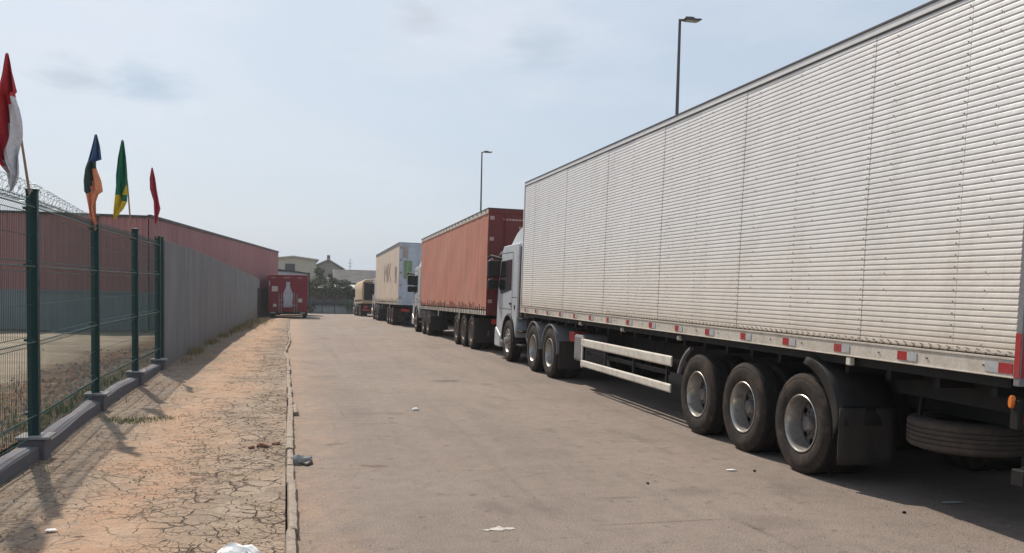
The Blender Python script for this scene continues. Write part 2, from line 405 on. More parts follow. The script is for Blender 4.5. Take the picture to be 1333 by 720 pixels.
M['curt_tan'] = curtain('tan_tarpaulin', (.50, .37, .24), (.42, .31, .2), (.26, .2, .14))
M['reddoor'] = worn('dark_red_doors', (.135, .018, .016), (.11, .045, .04), .3, .5, scale=2)
M['bottlered'] = worn('beverage_red', (.21, .008, .022), (.2, .05, .05), .25, .45, scale=2)
M['greenp'] = worn('green_door_patch', (.20, .30, .13), (.3, .3, .25), amt=.35)
M['fadedink'] = worn('faded_grey_lettering', (.40, .325, .28), (.5, .42, .34), .6, .8)
M['palemark'] = worn('pale_lettering', (.45, .27, .25), amt=.3)
M['paleblue'] = worn('pale_bottle_paint', (.50, .52, .56), amt=.25, rough=.5)
M['paper'] = worn('white_litter', (.78, .77, .75), (.45, .38, .32), .3, .8, scale=20)
M['splash'] = worn('dull_white_paint', (.50, .46, .42), (.32, .26, .21), .8, .8, scale=30)
M['clip'] = worn('brown_grimy_clips', (.22, .17, .13), amt=.3)
M['pole'] = worn('grey_pole', (.10, .095, .10), amt=.2, rough=.5)
M['wood'] = worn('wooden_stick', (.30, .19, .12), amt=.3, rough=.8)
M['fred'] = worn('flag_red', (.48, .035, .045), (.3, .05, .05), .15, .85)
M['fdred'] = worn('flag_crimson', (.40, .035, .06), (.3, .05, .05), .15, .85)
M['fwhite'] = worn('flag_white', (.62, .60, .62), (.4, .36, .36), .25, .85)
M['fblue'] = worn('flag_blue', (.06, .12, .22), amt=.1, rough=.85)
M['fdark'] = worn('flag_dark_green', (.035, .07, .065), amt=.1, rough=.85)
M['fpeach'] = worn('flag_peach', (.72, .28, .15), (.6, .3, .2), .2, .85)
M['fgreen'] = worn('flag_green', (.008, .15, .075), amt=.05, rough=.85)
M['fyellow'] = worn('flag_yellow', (.62, .45, .03), amt=.1, rough=.85)
M['cream'] = worn('cream_render', (.46, .42, .34), (.3, .26, .2), .4, .85, scale=.6)
M['paleroof'] = worn('pale_sheet_roof', (.46, .45, .42), (.3, .26, .22), .4, .7, scale=.6)
M['darkroof'] = worn('dark_sheet_roof', (.030, .028, .036), (.09, .075, .075), .5, .8, scale=.8)
M['greywall'] = worn('grey_render', (.18, .175, .19), (.1, .09, .09), .4, .9, scale=.6)
M['palewall'] = worn('pale_render', (.36, .37, .36), (.2, .19, .17), .5, .9, scale=2)
M['bark'] = worn('bark', (.12, .09, .065), amt=.3, rough=.95, scale=12)
def leafmat(name, a, b):
    k = NT(name, .8, 0, .2)
    oi = k.n('ShaderNodeNewGeometry')
    k.col(k.mix(oi.outputs['Random Per Island'], a, b)); return k.m
M['leaf'] = leafmat('leaves', (.06, .08, .045), (.15, .175, .10))
M['leafd'] = leafmat('dark_leaves', (.04, .06, .038), (.10, .125, .07))
M['grass'] = leafmat('grass_blades', (.08, .12, .03), (.22, .22, .08))
M['dry'] = leafmat('dry_grass_blades', (.20, .16, .07), (.36, .29, .15))
M['stone'] = worn('rubble', (.30, .22, .17), (.14, .09, .06), .5, .95, scale=7)
M['bricklump'] = worn('brick_lump', (.26, .12, .08), (.2, .14, .1), .5, .95, scale=12)
M['litterstone'] = worn('grey_stone', (.30, .30, .29), (.14, .10, .08), .4, .95, scale=9)

# ------------------------------------------------------------------ the ground
def frange(a, b, st):
    r = []; x = a
    while x < b-1e-6: r.append(x); x += st
    r.append(b); return r
KERB = [(-6, .02), (6, -.04), (9.4, -.09), (12, -.12), (14.4, -.15), (17, -.20), (21.4, -.27), (23, -.38), (26, -.36), (29, -.31), (34, -.40), (40, -.52), (52, -.62), (60, -.70)]
def kx(y):
    for (a, xa), (b, xb) in zip(KERB, KERB[1:]):
        if a <= y <= b: return xa+(xb-xa)*(y-a)/(b-a)
    return KERB[0][1] if y < KERB[0][0] else KERB[-1][1]
def strip(name, xl, xr, ys, dz, mat, nx=1, kind='structure', jit=0):
    b = MB(); rows = []
    for y in ys:
        l, r = xl(y), xr(y)
        rows.append([(l+(r-l)*i/nx, y, gz(y)+(dz(l+(r-l)*i/nx, y) if callable(dz) else dz)) for i in range(nx+1)])
    b.sheet(rows); o = b.build(name, mat, smooth=60, fixn=False)
    if o.data.polygons[0].normal.z < 0:
        o.data.flip_normals()
    return tag(o, kind=kind)
strip('ground', lambda y: -400, lambda y: 400, [-60, 0, 22, 27, 36, 50, 63, 76, 90, 105, 125, 400], -.06, M['earth'])
def road_r(y): return 8.25
strip('road', lambda y: kx(y)-.02 if y < 60 else -7.5+min(1, max(0, (y-60)/.5))*0, road_r, frange(-6, 59.99, 1.5)+[60.0]+frange(60.01, 98, 2), 0.0, M['road'], 1)
strip('pavement', lambda y: -2.86, lambda y: kx(y)-.045, frange(-6, 60, .4), lambda x, y: .065+.012*sin(x*2.1+y*.7)+.01*sin(y*1.7-x*3)-.0, M['pave'], 10)
strip('yard_ground', lambda y: -45, lambda y: -2.86, frange(-6, 22, .8)+frange(23, 40, 1.5)+[60, 80], lambda x, y: .10-.0*x+.05*sin(x*1.3)*sin(y*.8)-.09*max(0, min(1, (y-20)/15)), M['yard'], 40)

# kerb: short worn stones, one after another, none quite straight
b = MB(); y = 4.2
while y < 59:
    ln = random.uniform(.55, 1.05)*(1 if y < 30 else 1.6)
    xa, xb = kx(y), kx(y+ln-.02); j = random.uniform(-.010, .010); t = random.uniform(-.012, .006); ww = random.uniform(.068, .092)
    n = 6; rows = []
    for i in range(n+1):
        yy = y+(ln-.02)*i/n; xc = xa+(xb-xa)*i/n+j; e = .96 if i in (0, n) else 1+random.uniform(-.06, .05)
        zz = gz(yy)+.075+t+random.uniform(-.009, .007); q = random.uniform(-.006, .006)
        hw = ww/2*e
        rows.append([(xc+hw+.004, yy, gz(yy)-.03), (xc+hw+q, yy, zz-.022), (xc+hw*.82+q, yy, zz-.003), (xc, yy, zz+.004), (xc-hw*.7, yy, zz), (xc-hw, yy, zz-.02), (xc-hw-.004, yy, gz(yy)-.03)])
    b.sheet(rows)
    for r in (rows[0], rows[-1]):
        bb = len(b.v); b.v += r; b.f.append(list(range(bb, bb+len(r)))); b.m.append(0)
    y += ln+random.uniform(.0, .02)
tag(b.build('kerb', M['kerb'], smooth=22), kind='structure')

# ------------------------------------------------------------------ hidden wall added behind the parked trucks to darken the view beneath them
b = MB(); b.sheet([[(8.3, y, gz(y)-.05), (8.3, y, gz(y)+1.55), (8.5, y, gz(y)+1.55), (8.5, y, gz(y)-.05)] for y in frange(1, 96, 2.5)])
tag(b.build('added_dark_wall', M['trimdark'], smooth=30), 'long low dark wall added out of sight behind the parked trucks to darken the view beneath them', 'wall')

# ------------------------------------------------------------------ wheels
def wheel_kit():
    R = .52
    tb = MB()
    side = [(.035, .292), (.022, .305), (.010, .335), (.004, .37), (.0, .41), (.004, .445), (.012, .462), (.010, .470), (.020, .495), (.034, .512)]
    tread = [(.034, .512), (.05, R)]
    for g in (.082, .125, .165, .208):
        tread += [(g-.006, R), (g-.004, R-.013), (g+.004, R-.013), (g+.006, R)]
    tread += [(.24, R), (.256, .512)]
    back = [(.256, .512), (.272, .495), (.284, .44), (.284, .38), (.265, .31), (.25, .292)]
    tb.lathe(side, 56, mi=0).lathe(tread, 56, mi=1).lathe(back, 56, mi=0)
    # moulded ring and raised lettering-like blocks on the sidewall are left to the rings above
    deep = MB()
    deep.lathe([(.028, .296), (.018, .300), (.012, .294), (.016, .284), (.028, .277), (.06, .272), (.10, .262), (.15, .252), (.172, .244)], 56)
    n = 40
    deep.lathe([(.172, .244), (.188, .238), (.186, .172), (.165, .158), (.150, .130), (.148, .082), (.10, .078), (.085, .068), (.082, .0)], n, mi=2, skip=lambda i, k: i == 1 and k % 4 in (1, 2))
    for k in range(10):
        t = 2*pi*(k+.5)/10
        deep.lathe([(.150, .013), (.128, .013), (.124, .009), (.124, 0)], 6, c=(0, .118*cos(t), .118*sin(t)), mi=2)
    deep.lathe([(.24, .262), (.24, .0)], 20, mi=1)  # added black disc stands for the darkness behind the hand holes
    flat = MB()
    flat.lathe([(.028, .296), (.018, .300), (.012, .294), (.018, .28), (.05, .268), (.062, .245), (.045, .225), (.022, .185), (.010, .16), (.008, .12), (.012, .088), (-.05, .082), (-.068, .06), (-.07, 0)], n, skip=lambda i, k: i == 6 and k % 4 in (1, 2))
    for k in range(10):
        t = 2*pi*(k+.5)/10
        flat.lathe([(.01, .013), (-.014, .013), (-.018, .009), (-.018, 0)], 6, c=(0, .136*cos(t), .136*sin(t)))
    flat.lathe([(.16, .262), (.16, .0)], 20, mi=1)  # same black backing here, painting the holes dark
    return tb, deep, flat
_tb, _deep, _flat = wheel_kit()
_hold = empty('holder', (0, 0, 0))
def wheel_proto(rimb, rimmat):
    wv = rimb.build('wheel', [rimmat, M['blk'], M['shadedisc']], _hold, smooth=35)
    _tb.build('tyre', [M['tyre'], M['tread']], wv, smooth=28)
    return wv
W_deep = wheel_proto(_deep, M['steel']); W_flat = wheel_proto(_flat, M['steel'])
_tr = M['tread']; M['tread'] = worn('dusty_lit_spare_tread', (.075, .060, .050), (.16, .115, .085), .6, .9, scale=9); _ty = M['tyre']; M['tyre'] = M['tread']  # spare's tread is dustier, and lightened for the light it catches
W_spare = wheel_proto(_deep, M['steel']); M['tread'] = _tr; M['tyre'] = _ty
W_deepd = wheel_proto(_deep, M['dustysteel']); W_flatd = wheel_proto(_flat, M['dustysteel'])
def put_wheel(proto, parent, x, y, flip=False, z=.515):
    c = copy_tree(proto, parent); c.matrix_parent_inverse = Matrix.Identity(4)
    c.location = (x, y, z); c.rotation_euler = (random.uniform(0, 6.28), 0, pi if flip else 0)
    return c

# ------------------------------------------------------------------ trucks (local: y forward from the rear, x from the near side to the far side)
def axle(parent, proto, y, near=0.0, far=2.55, dual=True):
    put_wheel(proto, parent, near, y)
    if dual: put_wheel(proto, parent, near+.32, y)
    put_wheel(proto, parent, far, y, True)
    if dual: put_wheel(proto, parent, far-.32, y, True)
    MB().tube([(near+.25, y, .515), (far-.25, y, .515)], .07, 10).build('axle', M['blk'], parent, smooth=30)

def arch(y0, r, a0, a1, x0, x1, z0=.515, t=.012, n=10, sx=1.0):
    """a mudguard: a bent sheet around a wheel at y0"""
    b = MB(); rows = []
    for i in range(n+1):
        a = a0+(a1-a0)*i/n
        o = (y0+r*cos(a)*sx, z0+r*sin(a)); q = (y0+(r-t)*cos(a)*sx, z0+(r-t)*sin(a))
        rows.append([(x0, o[0], o[1]), (x1, o[0], o[1]), (x1, q[0], q[1]), (x0, q[0], q[1]), (x0, o[0], o[1])])
    b.sheet(rows)
    return b

def tractor(root, y0, tand, front, paint='white', wd=None, wf=None, top=3.25):
    """y0: back of the cab; tand: two drive axle positions; front: steer axle position"""
    wd = wd or W_deepd; wf = wf or W_flatd
    X0, X1 = .06, 2.50
    fr = front+1.42                                            # front face
    def ar(r, n=9): return [(front+r*cos(t), .52+r*sin(t)) for t in [pi*(1-i/n) for i in range(n+1)]]
    # cab shell: wall, wheel arch, raked windscreen
    a = ar(.66)
    poly = [(y0, 1.12), (front-.80, 1.10)] + [(p, max(q, .62)) for p, q in a] + [(front+.72, .42), (fr-.04, .40), (fr, .62), (fr-.02, 1.25), (fr-.07, 1.75), (fr-.42, 2.78), (fr-.62, 2.90), (y0+.05, 2.93), (y0, 2.85)]
    cab = MB().prism(poly, X0, X1).build('cab', M[paint], root, smooth=35, bevel=.05)
    # roof fairing
    fb = MB(); rows = []
    for i, (yy, zz) in enumerate([(fr-.60, 2.88), (fr-.9, 3.08), (fr-1.3, 3.30), (fr-1.8, top+.17), (y0+.02, top+.20)]):
        ww = .30-.05*i
        rows.append([(X0+.10, yy-.1*0, 2.86), (X0+.12+ww*.2, yy, max(2.88, zz-.12)), (X0+.30+ww*.3, yy, zz), (X1-.30-ww*.3, yy, zz), (X1-.12-ww*.2, yy, max(2.88, zz-.12)), (X1-.10, yy, 2.86)])
    fb.sheet(rows); fb.f.append([len(fb.v)-6+i for i in range(6)]); fb.m.append(0)
    fb.build('roof_fairing', M[paint], root, smooth=45)
    # side window, door seam, handle, windscreen, lamps
    MB().prism([(front-.18, 1.78), (front+.98, 1.66), (fr-.17, 1.86), (fr-.40, 2.52), (front-.18, 2.55)], X0-.006, X0+.03).build('side_window', M['glass'], root, bevel=.008)
    MB().prism([(front+.28, 1.80), (front+.32, 1.80), (front+.32, 2.54), (front+.28, 2.54)], X0-.010, X0-.004).build('window_post', M['blk'], root)
    d = MB()
    for q in ((front-.27, front-.255, 1.1, 2.72),):
        d.box(X0-.004, X0+.01, *q)
    d.box(X0-.004, X0+.01, front-.27, fr-.5, 2.71, 2.725)
    dr = d.build('door', M['blk'], root)
    MB().box(X0-.003, X0+.01, y0+.02, front-.28, 1.60, 1.612).box(X0-.003, X0+.01, front-.255, fr-.25, 1.30, 1.312).build('panel_gap', M['blk'], dr)
    MB().box(X0-.03, X0-.006, front-.20, front-.06, 1.42, 1.47).build('handle', M['blk'], dr, bevel=.006)
    MB().box(X0-.012, X0+.01, y0+.22, y0+.30, 1.32, 1.42).build('side_marker', M['blk'], root)
    MB().prism([(fr-.012, 1.62), (fr-.05, 1.75), (fr-.38, 2.70), (fr-.42, 2.70), (fr-.2, 1.62)], X0+.12, X1-.12).build('windscreen', M['glass'], root)
    MB().prism([(fr-.14, 2.72), (fr+.22, 2.66), (fr+.22, 2.70), (fr-.14, 2.80)], X0+.05, X1-.05).build('sun_visor', M['glass'], root)
    MB().box(X0+.3, X1-.3, fr-.01, fr+.02, .95, 1.5).build('grille', M['blk'], root, bevel=.01)
    bp = MB().prism([(fr-.55, .30), (fr+.06, .30), (fr+.10, .42), (fr+.08, .78), (fr-.02, .80), (fr-.55, .60)], X0-.02, X1+.02).build('bumper', M['white'], root, bevel=.03)
    for xx in (X0+.08, X1-.42):
        MB().box(xx, xx+.34, fr+.085, fr+.11, .52, .72).build('headlight', M['refl_white'], root, bevel=.02)
    for xx in (X0+.04, X1-.10): MB().box(xx, xx+.06, y0-.33, y0-.004, 1.15, 2.85).build('side_deflector', M['plastic'], root, bevel=.01)
    # dark inner arch and steps
    arch(front, .66, pi, 0, X0-.035, X0+.30, t=.035, n=14).build('wheel_arch', M['plastic'], root, smooth=40)
    st = MB()
    for zz in (.45, .78, 1.08): st.box(X0+.02, X0+.3, front-1.28, front-.74, zz, zz+.04)
    st.box(X0+.28, X0+.32, front-1.28, front-.74, .40, 1.14)
    st.build('step', M['plastic'], root, bevel=.008)
    # mirrors: an arm and two big dark housings in front of the door
    mr = MB().tube([(X0, fr-.40, 2.58), (X0-.22, fr-.10, 2.66), (X0-.26, fr+.08, 2.60)], .038, 8).build('mirror_arm', M['blk'], root, smooth=40)
    MB().box(X0-.26, X0+.06, fr+.04, fr+.20, 2.10, 2.56).build('mirror', M['plastic'], mr, bevel=.05)
    MB().box(X0-.25, X0+.04, fr+.04, fr+.18, 1.78, 2.05).build('mirror', M['plastic'], mr, bevel=.04)
    MB().tube([(X1, fr-.30, 2.62), (X1+.28, fr-.05, 2.60)], .028, 8).box(X1+.12, X1+.38, fr-.08, fr+.10, 1.85, 2.62).build('far_mirror', M['plastic'], root, bevel=.04)
    # chassis, tank, drive mudguards
    c = MB(); c.box(.75, .85, tand[0]-.9, fr-.5, .80, 1.02); c.box(1.75, 1.85, tand[0]-.9, fr-.5, .80, 1.02)
    c.box(.5, 2.1, y0-.1, fr-.4, .62, 1.12); c.box(.9, 1.7, tand[0]-.3, tand[1]+.3, 1.02, 1.12)
    c.build('tractor_chassis', M['blk'], root)
    tk = MB().lathe([(tand[1]+.72, 0), (tand[1]+.72, .24), (tand[1]+.75, .27), (front-1.42, .27), (front-1.39, .24), (front-1.39, 0)], 24, c=(.42, 0, .68), axis='Y').build('fuel_tank', M['dustysteel'], root, smooth=40)
    for i, t in enumerate(tand):
        arch(t, .60, radians(18), radians(178), .0, .60, t=.02, n=14).build('mudguard', M['dustysteel' if wd is W_deepd and 0 else 'boxgrey'], root, smooth=40)
        axle(root, wd, t, .0)
    MB().box(.02, .62, tand[0]-.70, tand[0]-.685, .24, .80).build('mudflap', M['flap'], root)
    put_wheel(wf, root, .03, front); put_wheel(wf, root, 2.52, front, True)
    MB().tube([(.2, front, .5), (2.4, front, .5)], .06, 8).build('axle', M['blk'], root)

def chassis(root, ln, axles, w=2.55, z=1.12):
    c = MB()
    c.box(.80, .92, .15, ln-.2, z-.34, z+.10); c.box(w-.92, w-.80, .15, ln-.2, z-.34, z+.10)
    y = .3
    while y < ln-.3:
        c.box(.12, w-.12, y, y+.06, z-.02, z+.11); y += .62
    c.build('chassis', M['blk'], root)
    s = MB()
    for a in axles:
        s.box(.70, .86, a-.45, a+.45, .50, .60); s.box(.74, .82, a-.62, a-.5, .45, .9)
    s.tube([(1.1, axles[0]+.3, .72), (1.1, axles[-1]+1.2, .72)], .16, 14)
    s.build('suspension', M['blk'], root, smooth=30)
    g = MB()                                             # landing legs
    for x in (.55, w-.65): MB().box(x, x+.12, ln-3.3, ln-3.18, .311, 1.1).box(x-.06, x+.18, ln-3.36, ln-3.12, .28, .31).build('landing_leg', M['blk'], root, bevel=.008)

def root_at(name, x, yr, ln, label, group):
    z0, z1 = gz(yr+2.5), gz(yr+ln+1.0)
    a = atan2(z1-z0, ln-1.5)
    return empty(name, (x, yr, z0-2.5*math.tan(a)), label, 'truck', group, rot=(a, .014, 0))
GT = 'lorries parked nose to tail along the road'

# ---- silver box lorry ------------------------------------------------------
def silver_truck():
    LN, XB = 14.68, 2.58
    root = root_at('box_truck', 5.0, 5.31, LN, 'long silver ribbed box trailer with a white cab, nearest lorry in the parked line', GT)
    # ribbed side: sheets with rolled ribs, each sheet a few millimetres off its neighbour
    z0, z1, NR = 1.43, 4.19, 60; dz = (z1-z0)/NR
    seams = [0.02]+[.65+1.19*i for i in range(12)]+[LN-.04]
    prof = []
    for i in range(NR):
        zz = z0+i*dz
        prof += [(zz, .0), (zz+dz*.13, -.0055), (zz+dz*.24, -.0068), (zz+dz*.62, -.0052), (zz+dz*.84, -.0036)]
    prof.append((z1, .0))
    for far in (0, 1):
        b = MB()
        for s_, (a, e) in enumerate(zip(seams, seams[1:])):
            off = .0010*((s_ % 2)*2-1)+random.uniform(-.0006, .0006)
            n = 4 if not far else 1; rows = []
            for i in range(n+1):
                yy = a+.002+(e-a-.004)*i/n; bow = random.uniform(-.0015, .0015) if 0 < i < n else 0
                rows.append([((XB-(x+off) if far else x+off+bow), yy, z) for z, x in prof])
            b.sheet(rows)
        b.build('ribbed_side', M['alu'], root, smooth=0)
    c = MB(); c.box(.008, XB-.008, .03, LN-.03, 1.42, 4.19); c.build('cargo_box', M['rivet'], root)
    MB().box(.02, XB-.02, 0.02, LN, 4.19, 4.23).build('roof', M['roofgrey'], root)
    MB().box(.0, XB, LN-.03, LN+.01, 1.30, 4.20).build('front_wall', M['alu'], root)
    t = MB(); t.box(-.018, .03, 0, LN, 4.20, 4.262); t.box(XB-.03, XB+.018, 0, LN, 4.20, 4.262); t.box(-.022, XB+.022, LN, LN+.05, 1.27, 4.265)
    t.build('top_rail', M['alu'], root, bevel=.004)
    e = MB(); e.box(-.026, .0, 0, LN, 4.2625, 4.282); e.box(-.014, -.003, .05, LN, 4.188, 4.1995)
    e.build('edge_seal', M['trimdark'], root)
    lr = MB(); lr.box(-.018, .03, .0, LN+.04, 1.275, 1.418); lr.box(-.026, -.018, .0, LN+.04, 1.402, 1.420); lr.box(-.026, -.018, 0, LN+.04, 1.272, 1.284)
    lr.box(XB-.03, XB+.018, 0, LN+.04, 1.27, 1.42)
    rail = lr.build('lower_rail', M['rail'], root, bevel=.003)
    # reflective strips along the rail
    yy = .02
    first = True; i = 0
    while yy < LN-.2:
        a, bb = (M['refl_red'], M['refl_white'])
        if first:
            MB().box(-.024, -.0185, yy, yy+.13, 1.302, 1.378).build('reflector', a, rail)
            MB().box(-.024, -.0185, yy+.132, yy+.262, 1.302, 1.378).build('reflector', bb, rail)
            first = False; yy += 1.02
        else:
            r_ = MB().box(-.024, -.0185, yy, yy+.12, 1.306, 1.378, 1).box(-.024, -.0185, yy+.122, yy+.245, 1.306, 1.378, 0)
            r_.build('reflector', [a, bb], rail); yy += .93
        i += 1
    # rivets: rows by each seam and a busy row above the lower rail
    rv = MB()
    def riv(y, z, r=.006):
        rv.lathe([(-.0145, 0), (-.0145, r*.6), (-.0125, r), (-.002, r)], 6, c=(0, y, z))
    for s_ in seams[1:-1]:
        for k in range(0, NR, 2): riv(s_+.03, z0+(k+.35)*dz, .0045)
        for k in range(1, NR, 3):
            if random.random() < .8: riv(s_-.30+random.uniform(-.01, .01)*0, z0+(k+.35)*dz, .004)
    y = .1
    while y < LN:
        riv(y, 1.437, .0065); y += .10
    y = .3
    while y < LN:
        rv.lathe([(-.027, 0), (-.027, .007), (-.018, .008)], 6, c=(0, y, 1.345)); y += .62
    tag(rv.build('rivets', M['rivet'], root), kind='stuff')
    # a bent ribbon of dents and clips above the rail
    cl = MB(); y = .05
    while y < LN*.6:
        cl.box(-.0115, -.003, y, y+.038, 1.453, 1.4575, M=Matrix.Translation((0, y, 1.455)) @ Matrix.Rotation(radians(random.uniform(8, 20)), 4, 'X') @ Matrix.Translation((0, -y, -1.455))); y += .105
    tag(cl.build('clips', M['clip'], root), kind='stuff')
    # rear frame, doors
    rf = MB(); rf.box(-.03, .10, -.06, -.002, 1.22, 4.27); rf.box(XB-.10, XB+.03, -.06, -.002, 1.22, 4.27); rf.box(.10, XB-.10, -.055, -.004, 4.10, 4.26); rf.box(.10, XB-.10, -.055, -.004, 1.22, 1.40)
    rfo = rf.build('rear_frame', M['boxgrey'], root, bevel=.006)
    MB().box(-.0335, -.0305, -.055, -.004, 1.28, 1.60).box(-.02, .09, -.064, -.0605, 1.28, 1.60).build('reflector', M['refl_red'], rfo)
    for a in (.102, XB/2+.004): MB().box(a, a+XB/2-.106, -.045, -.008, 1.402, 4.098).build('rear_door', M['alu'], root, bevel=.005)
    chassis(root, LN, (2.79, 4.02, 5.24), XB)
    # lower mass behind the rail, tanks and crossmembers that make the underside dark
    k = MB(); k.box(.05, .09, .1, LN-.3, 1.19, 1.275); k.box(.45, 2.1, .25, 1.9, .95, 1.16)
    k.build('side_member', M['blk'], root)
    for a in (2.79, 4.02, 5.24): axle(root, W_deep, a, .0)
    # rear plastic mudguard with rubber flap
    mg = MB(); rows = []
    for i in range(11):
        t = radians(82)-radians(82-(-4))*i/10
        r = .66+.02*sin(i)
        yy = 2.79-.66*cos(t)*1.02; zz = .62+.60*sin(t)
        sk = .05*(i/10)
        rows.append([(-.01, yy+.05, zz-.07-sk), (.0, yy, zz), (.06, yy-.03, zz+.02), (.56, yy-.03, zz+.02), (.62, yy, zz), (.62, yy+.05, zz-.06)])
    mg.sheet(rows); mg.build('mudguard', M['plastic'], root, smooth=50, solid=.012)
    fl = MB(); rows = [[(.0+.62*i/8, 2.09+.012*sin(i*1.3+j*.4), .22+.55*j/6) for i in range(9)] for j in range(7)]
    fl.sheet(rows); fl.build('mudflap', M['flap'], root, smooth=60, solid=.012)
    MB().box(.02, .6, 2.09, 2.14, .74, .79).build('flap_bracket', M['blk'], root, bevel=.005)
    arch(5.24, .645, radians(20), radians(68), -.0, .05, t=.03, n=10).build('mudguard', M['boxgrey'], root, smooth=40)
    MB().box(-.02, .03, 1.95, 2.02, 1.19, 1.265).build('side_lamp', M['guard'], root, bevel=.008)
    for yy in (5.9, 8.1, 10.3):
        MB().lathe([(-.02, 0), (-.02, .03), (.0, .035), (.05, .035)], 12, c=(.03, yy, 1.21)).build('side_lamp', M['guard'], root, smooth=40)
    # spare wheel lying in its carrier
    sp = copy_tree(W_spare, root); sp.name = 'spare_wheel'; sp.matrix_parent_inverse = Matrix.Identity(4)
    sp.location = (.90, 1.45, .49); sp.rotation_euler = (radians(2), radians(-91), 0)
    cr = MB().tube([(.55, 1.65, .98), (.50, 1.65, .52), (.62, 1.4, .46), (1.7, .9, .44), (1.95, .5, .52), (2.0, .4, .98)], .022, 8)
    cr.tube([(.55, .45, .98), (.52, .42, .56), (.9, .30, .46), (1.5, .3, .46), (1.9, .42, .6)], .022, 8)
    cr.build('spare_carrier', M['blk'], root, smooth=40)
    # rear bumper with lamps and plate
    bu = MB(); bu.box(.1, XB-.1, -.02, .10, .48, .60); bu.box(.7, .8, .0, .1, .6, 1.1); bu.box(XB-.8, XB-.7, 0, .1, .6, 1.1); bu.box(.02, .5, -.02, .06, .90, 1.12)
    bmp = bu.build('rear_bumper', M['blk'], root, bevel=.008)
    MB().lathe([(-.005, 0), (-.005, .03), (.005, .036), (.03, .036)], 14, c=(-.005, .07, .0), axis='X').build('amber_lamp', M['orange'], bmp, smooth=50).matrix_local = Matrix.Translation((0, .0, 1.10)) @ Matrix.Diagonal((1, .55, 1.35, 1))
    MB().box(.06, .42, -.035, -.021, .94, 1.08).build('tail_lamp', M['tailred'], bmp, bevel=.008)
    MB().box(.14, .54, -.03, -.021, .50, .64).build('number_plate', M['refl_white'], bmp, bevel=.004)
    # side guard
    sgo = MB().box(.06, .10, 6.3, 9.9, .66, .72).build('side_guard', M['blk'], root)
    for y in (6.22, 7.5, 8.8, 9.97): MB().box(.012, .040, y, y+.035, .45, .93).build('guard_post', M['blk'], sgo)
    for a, e in ((.80, .945), (.435, .555)):
        rr = MB().prism([(.0, a), (-.012, a+.02), (-.012, e-.02), (.0, e), (.012, e), (.012, a)], 6.04, 10.07, axis='Y')
        rr.build('guard_rail', M['guard'], sgo, bevel=.003)
    MB().box(-.005, .03, 10.01, 10.07, .42, .97).build('guard_end', M['guard'], sgo)
    MB().box(.03, .55, 10.15, 10.65, .50, 1.0).build('toolbox', M['boxgrey'], root, bevel=.05)
    MB().box(.12, .42, 10.9, 11.26, .82, 1.02).build('extinguisher_box', M['redp'], root, bevel=.02)
    tractor(root, 15.36, (12.26, 13.60), 16.18, wd=W_deep, wf=W_flat)
    return root
silver_truck()

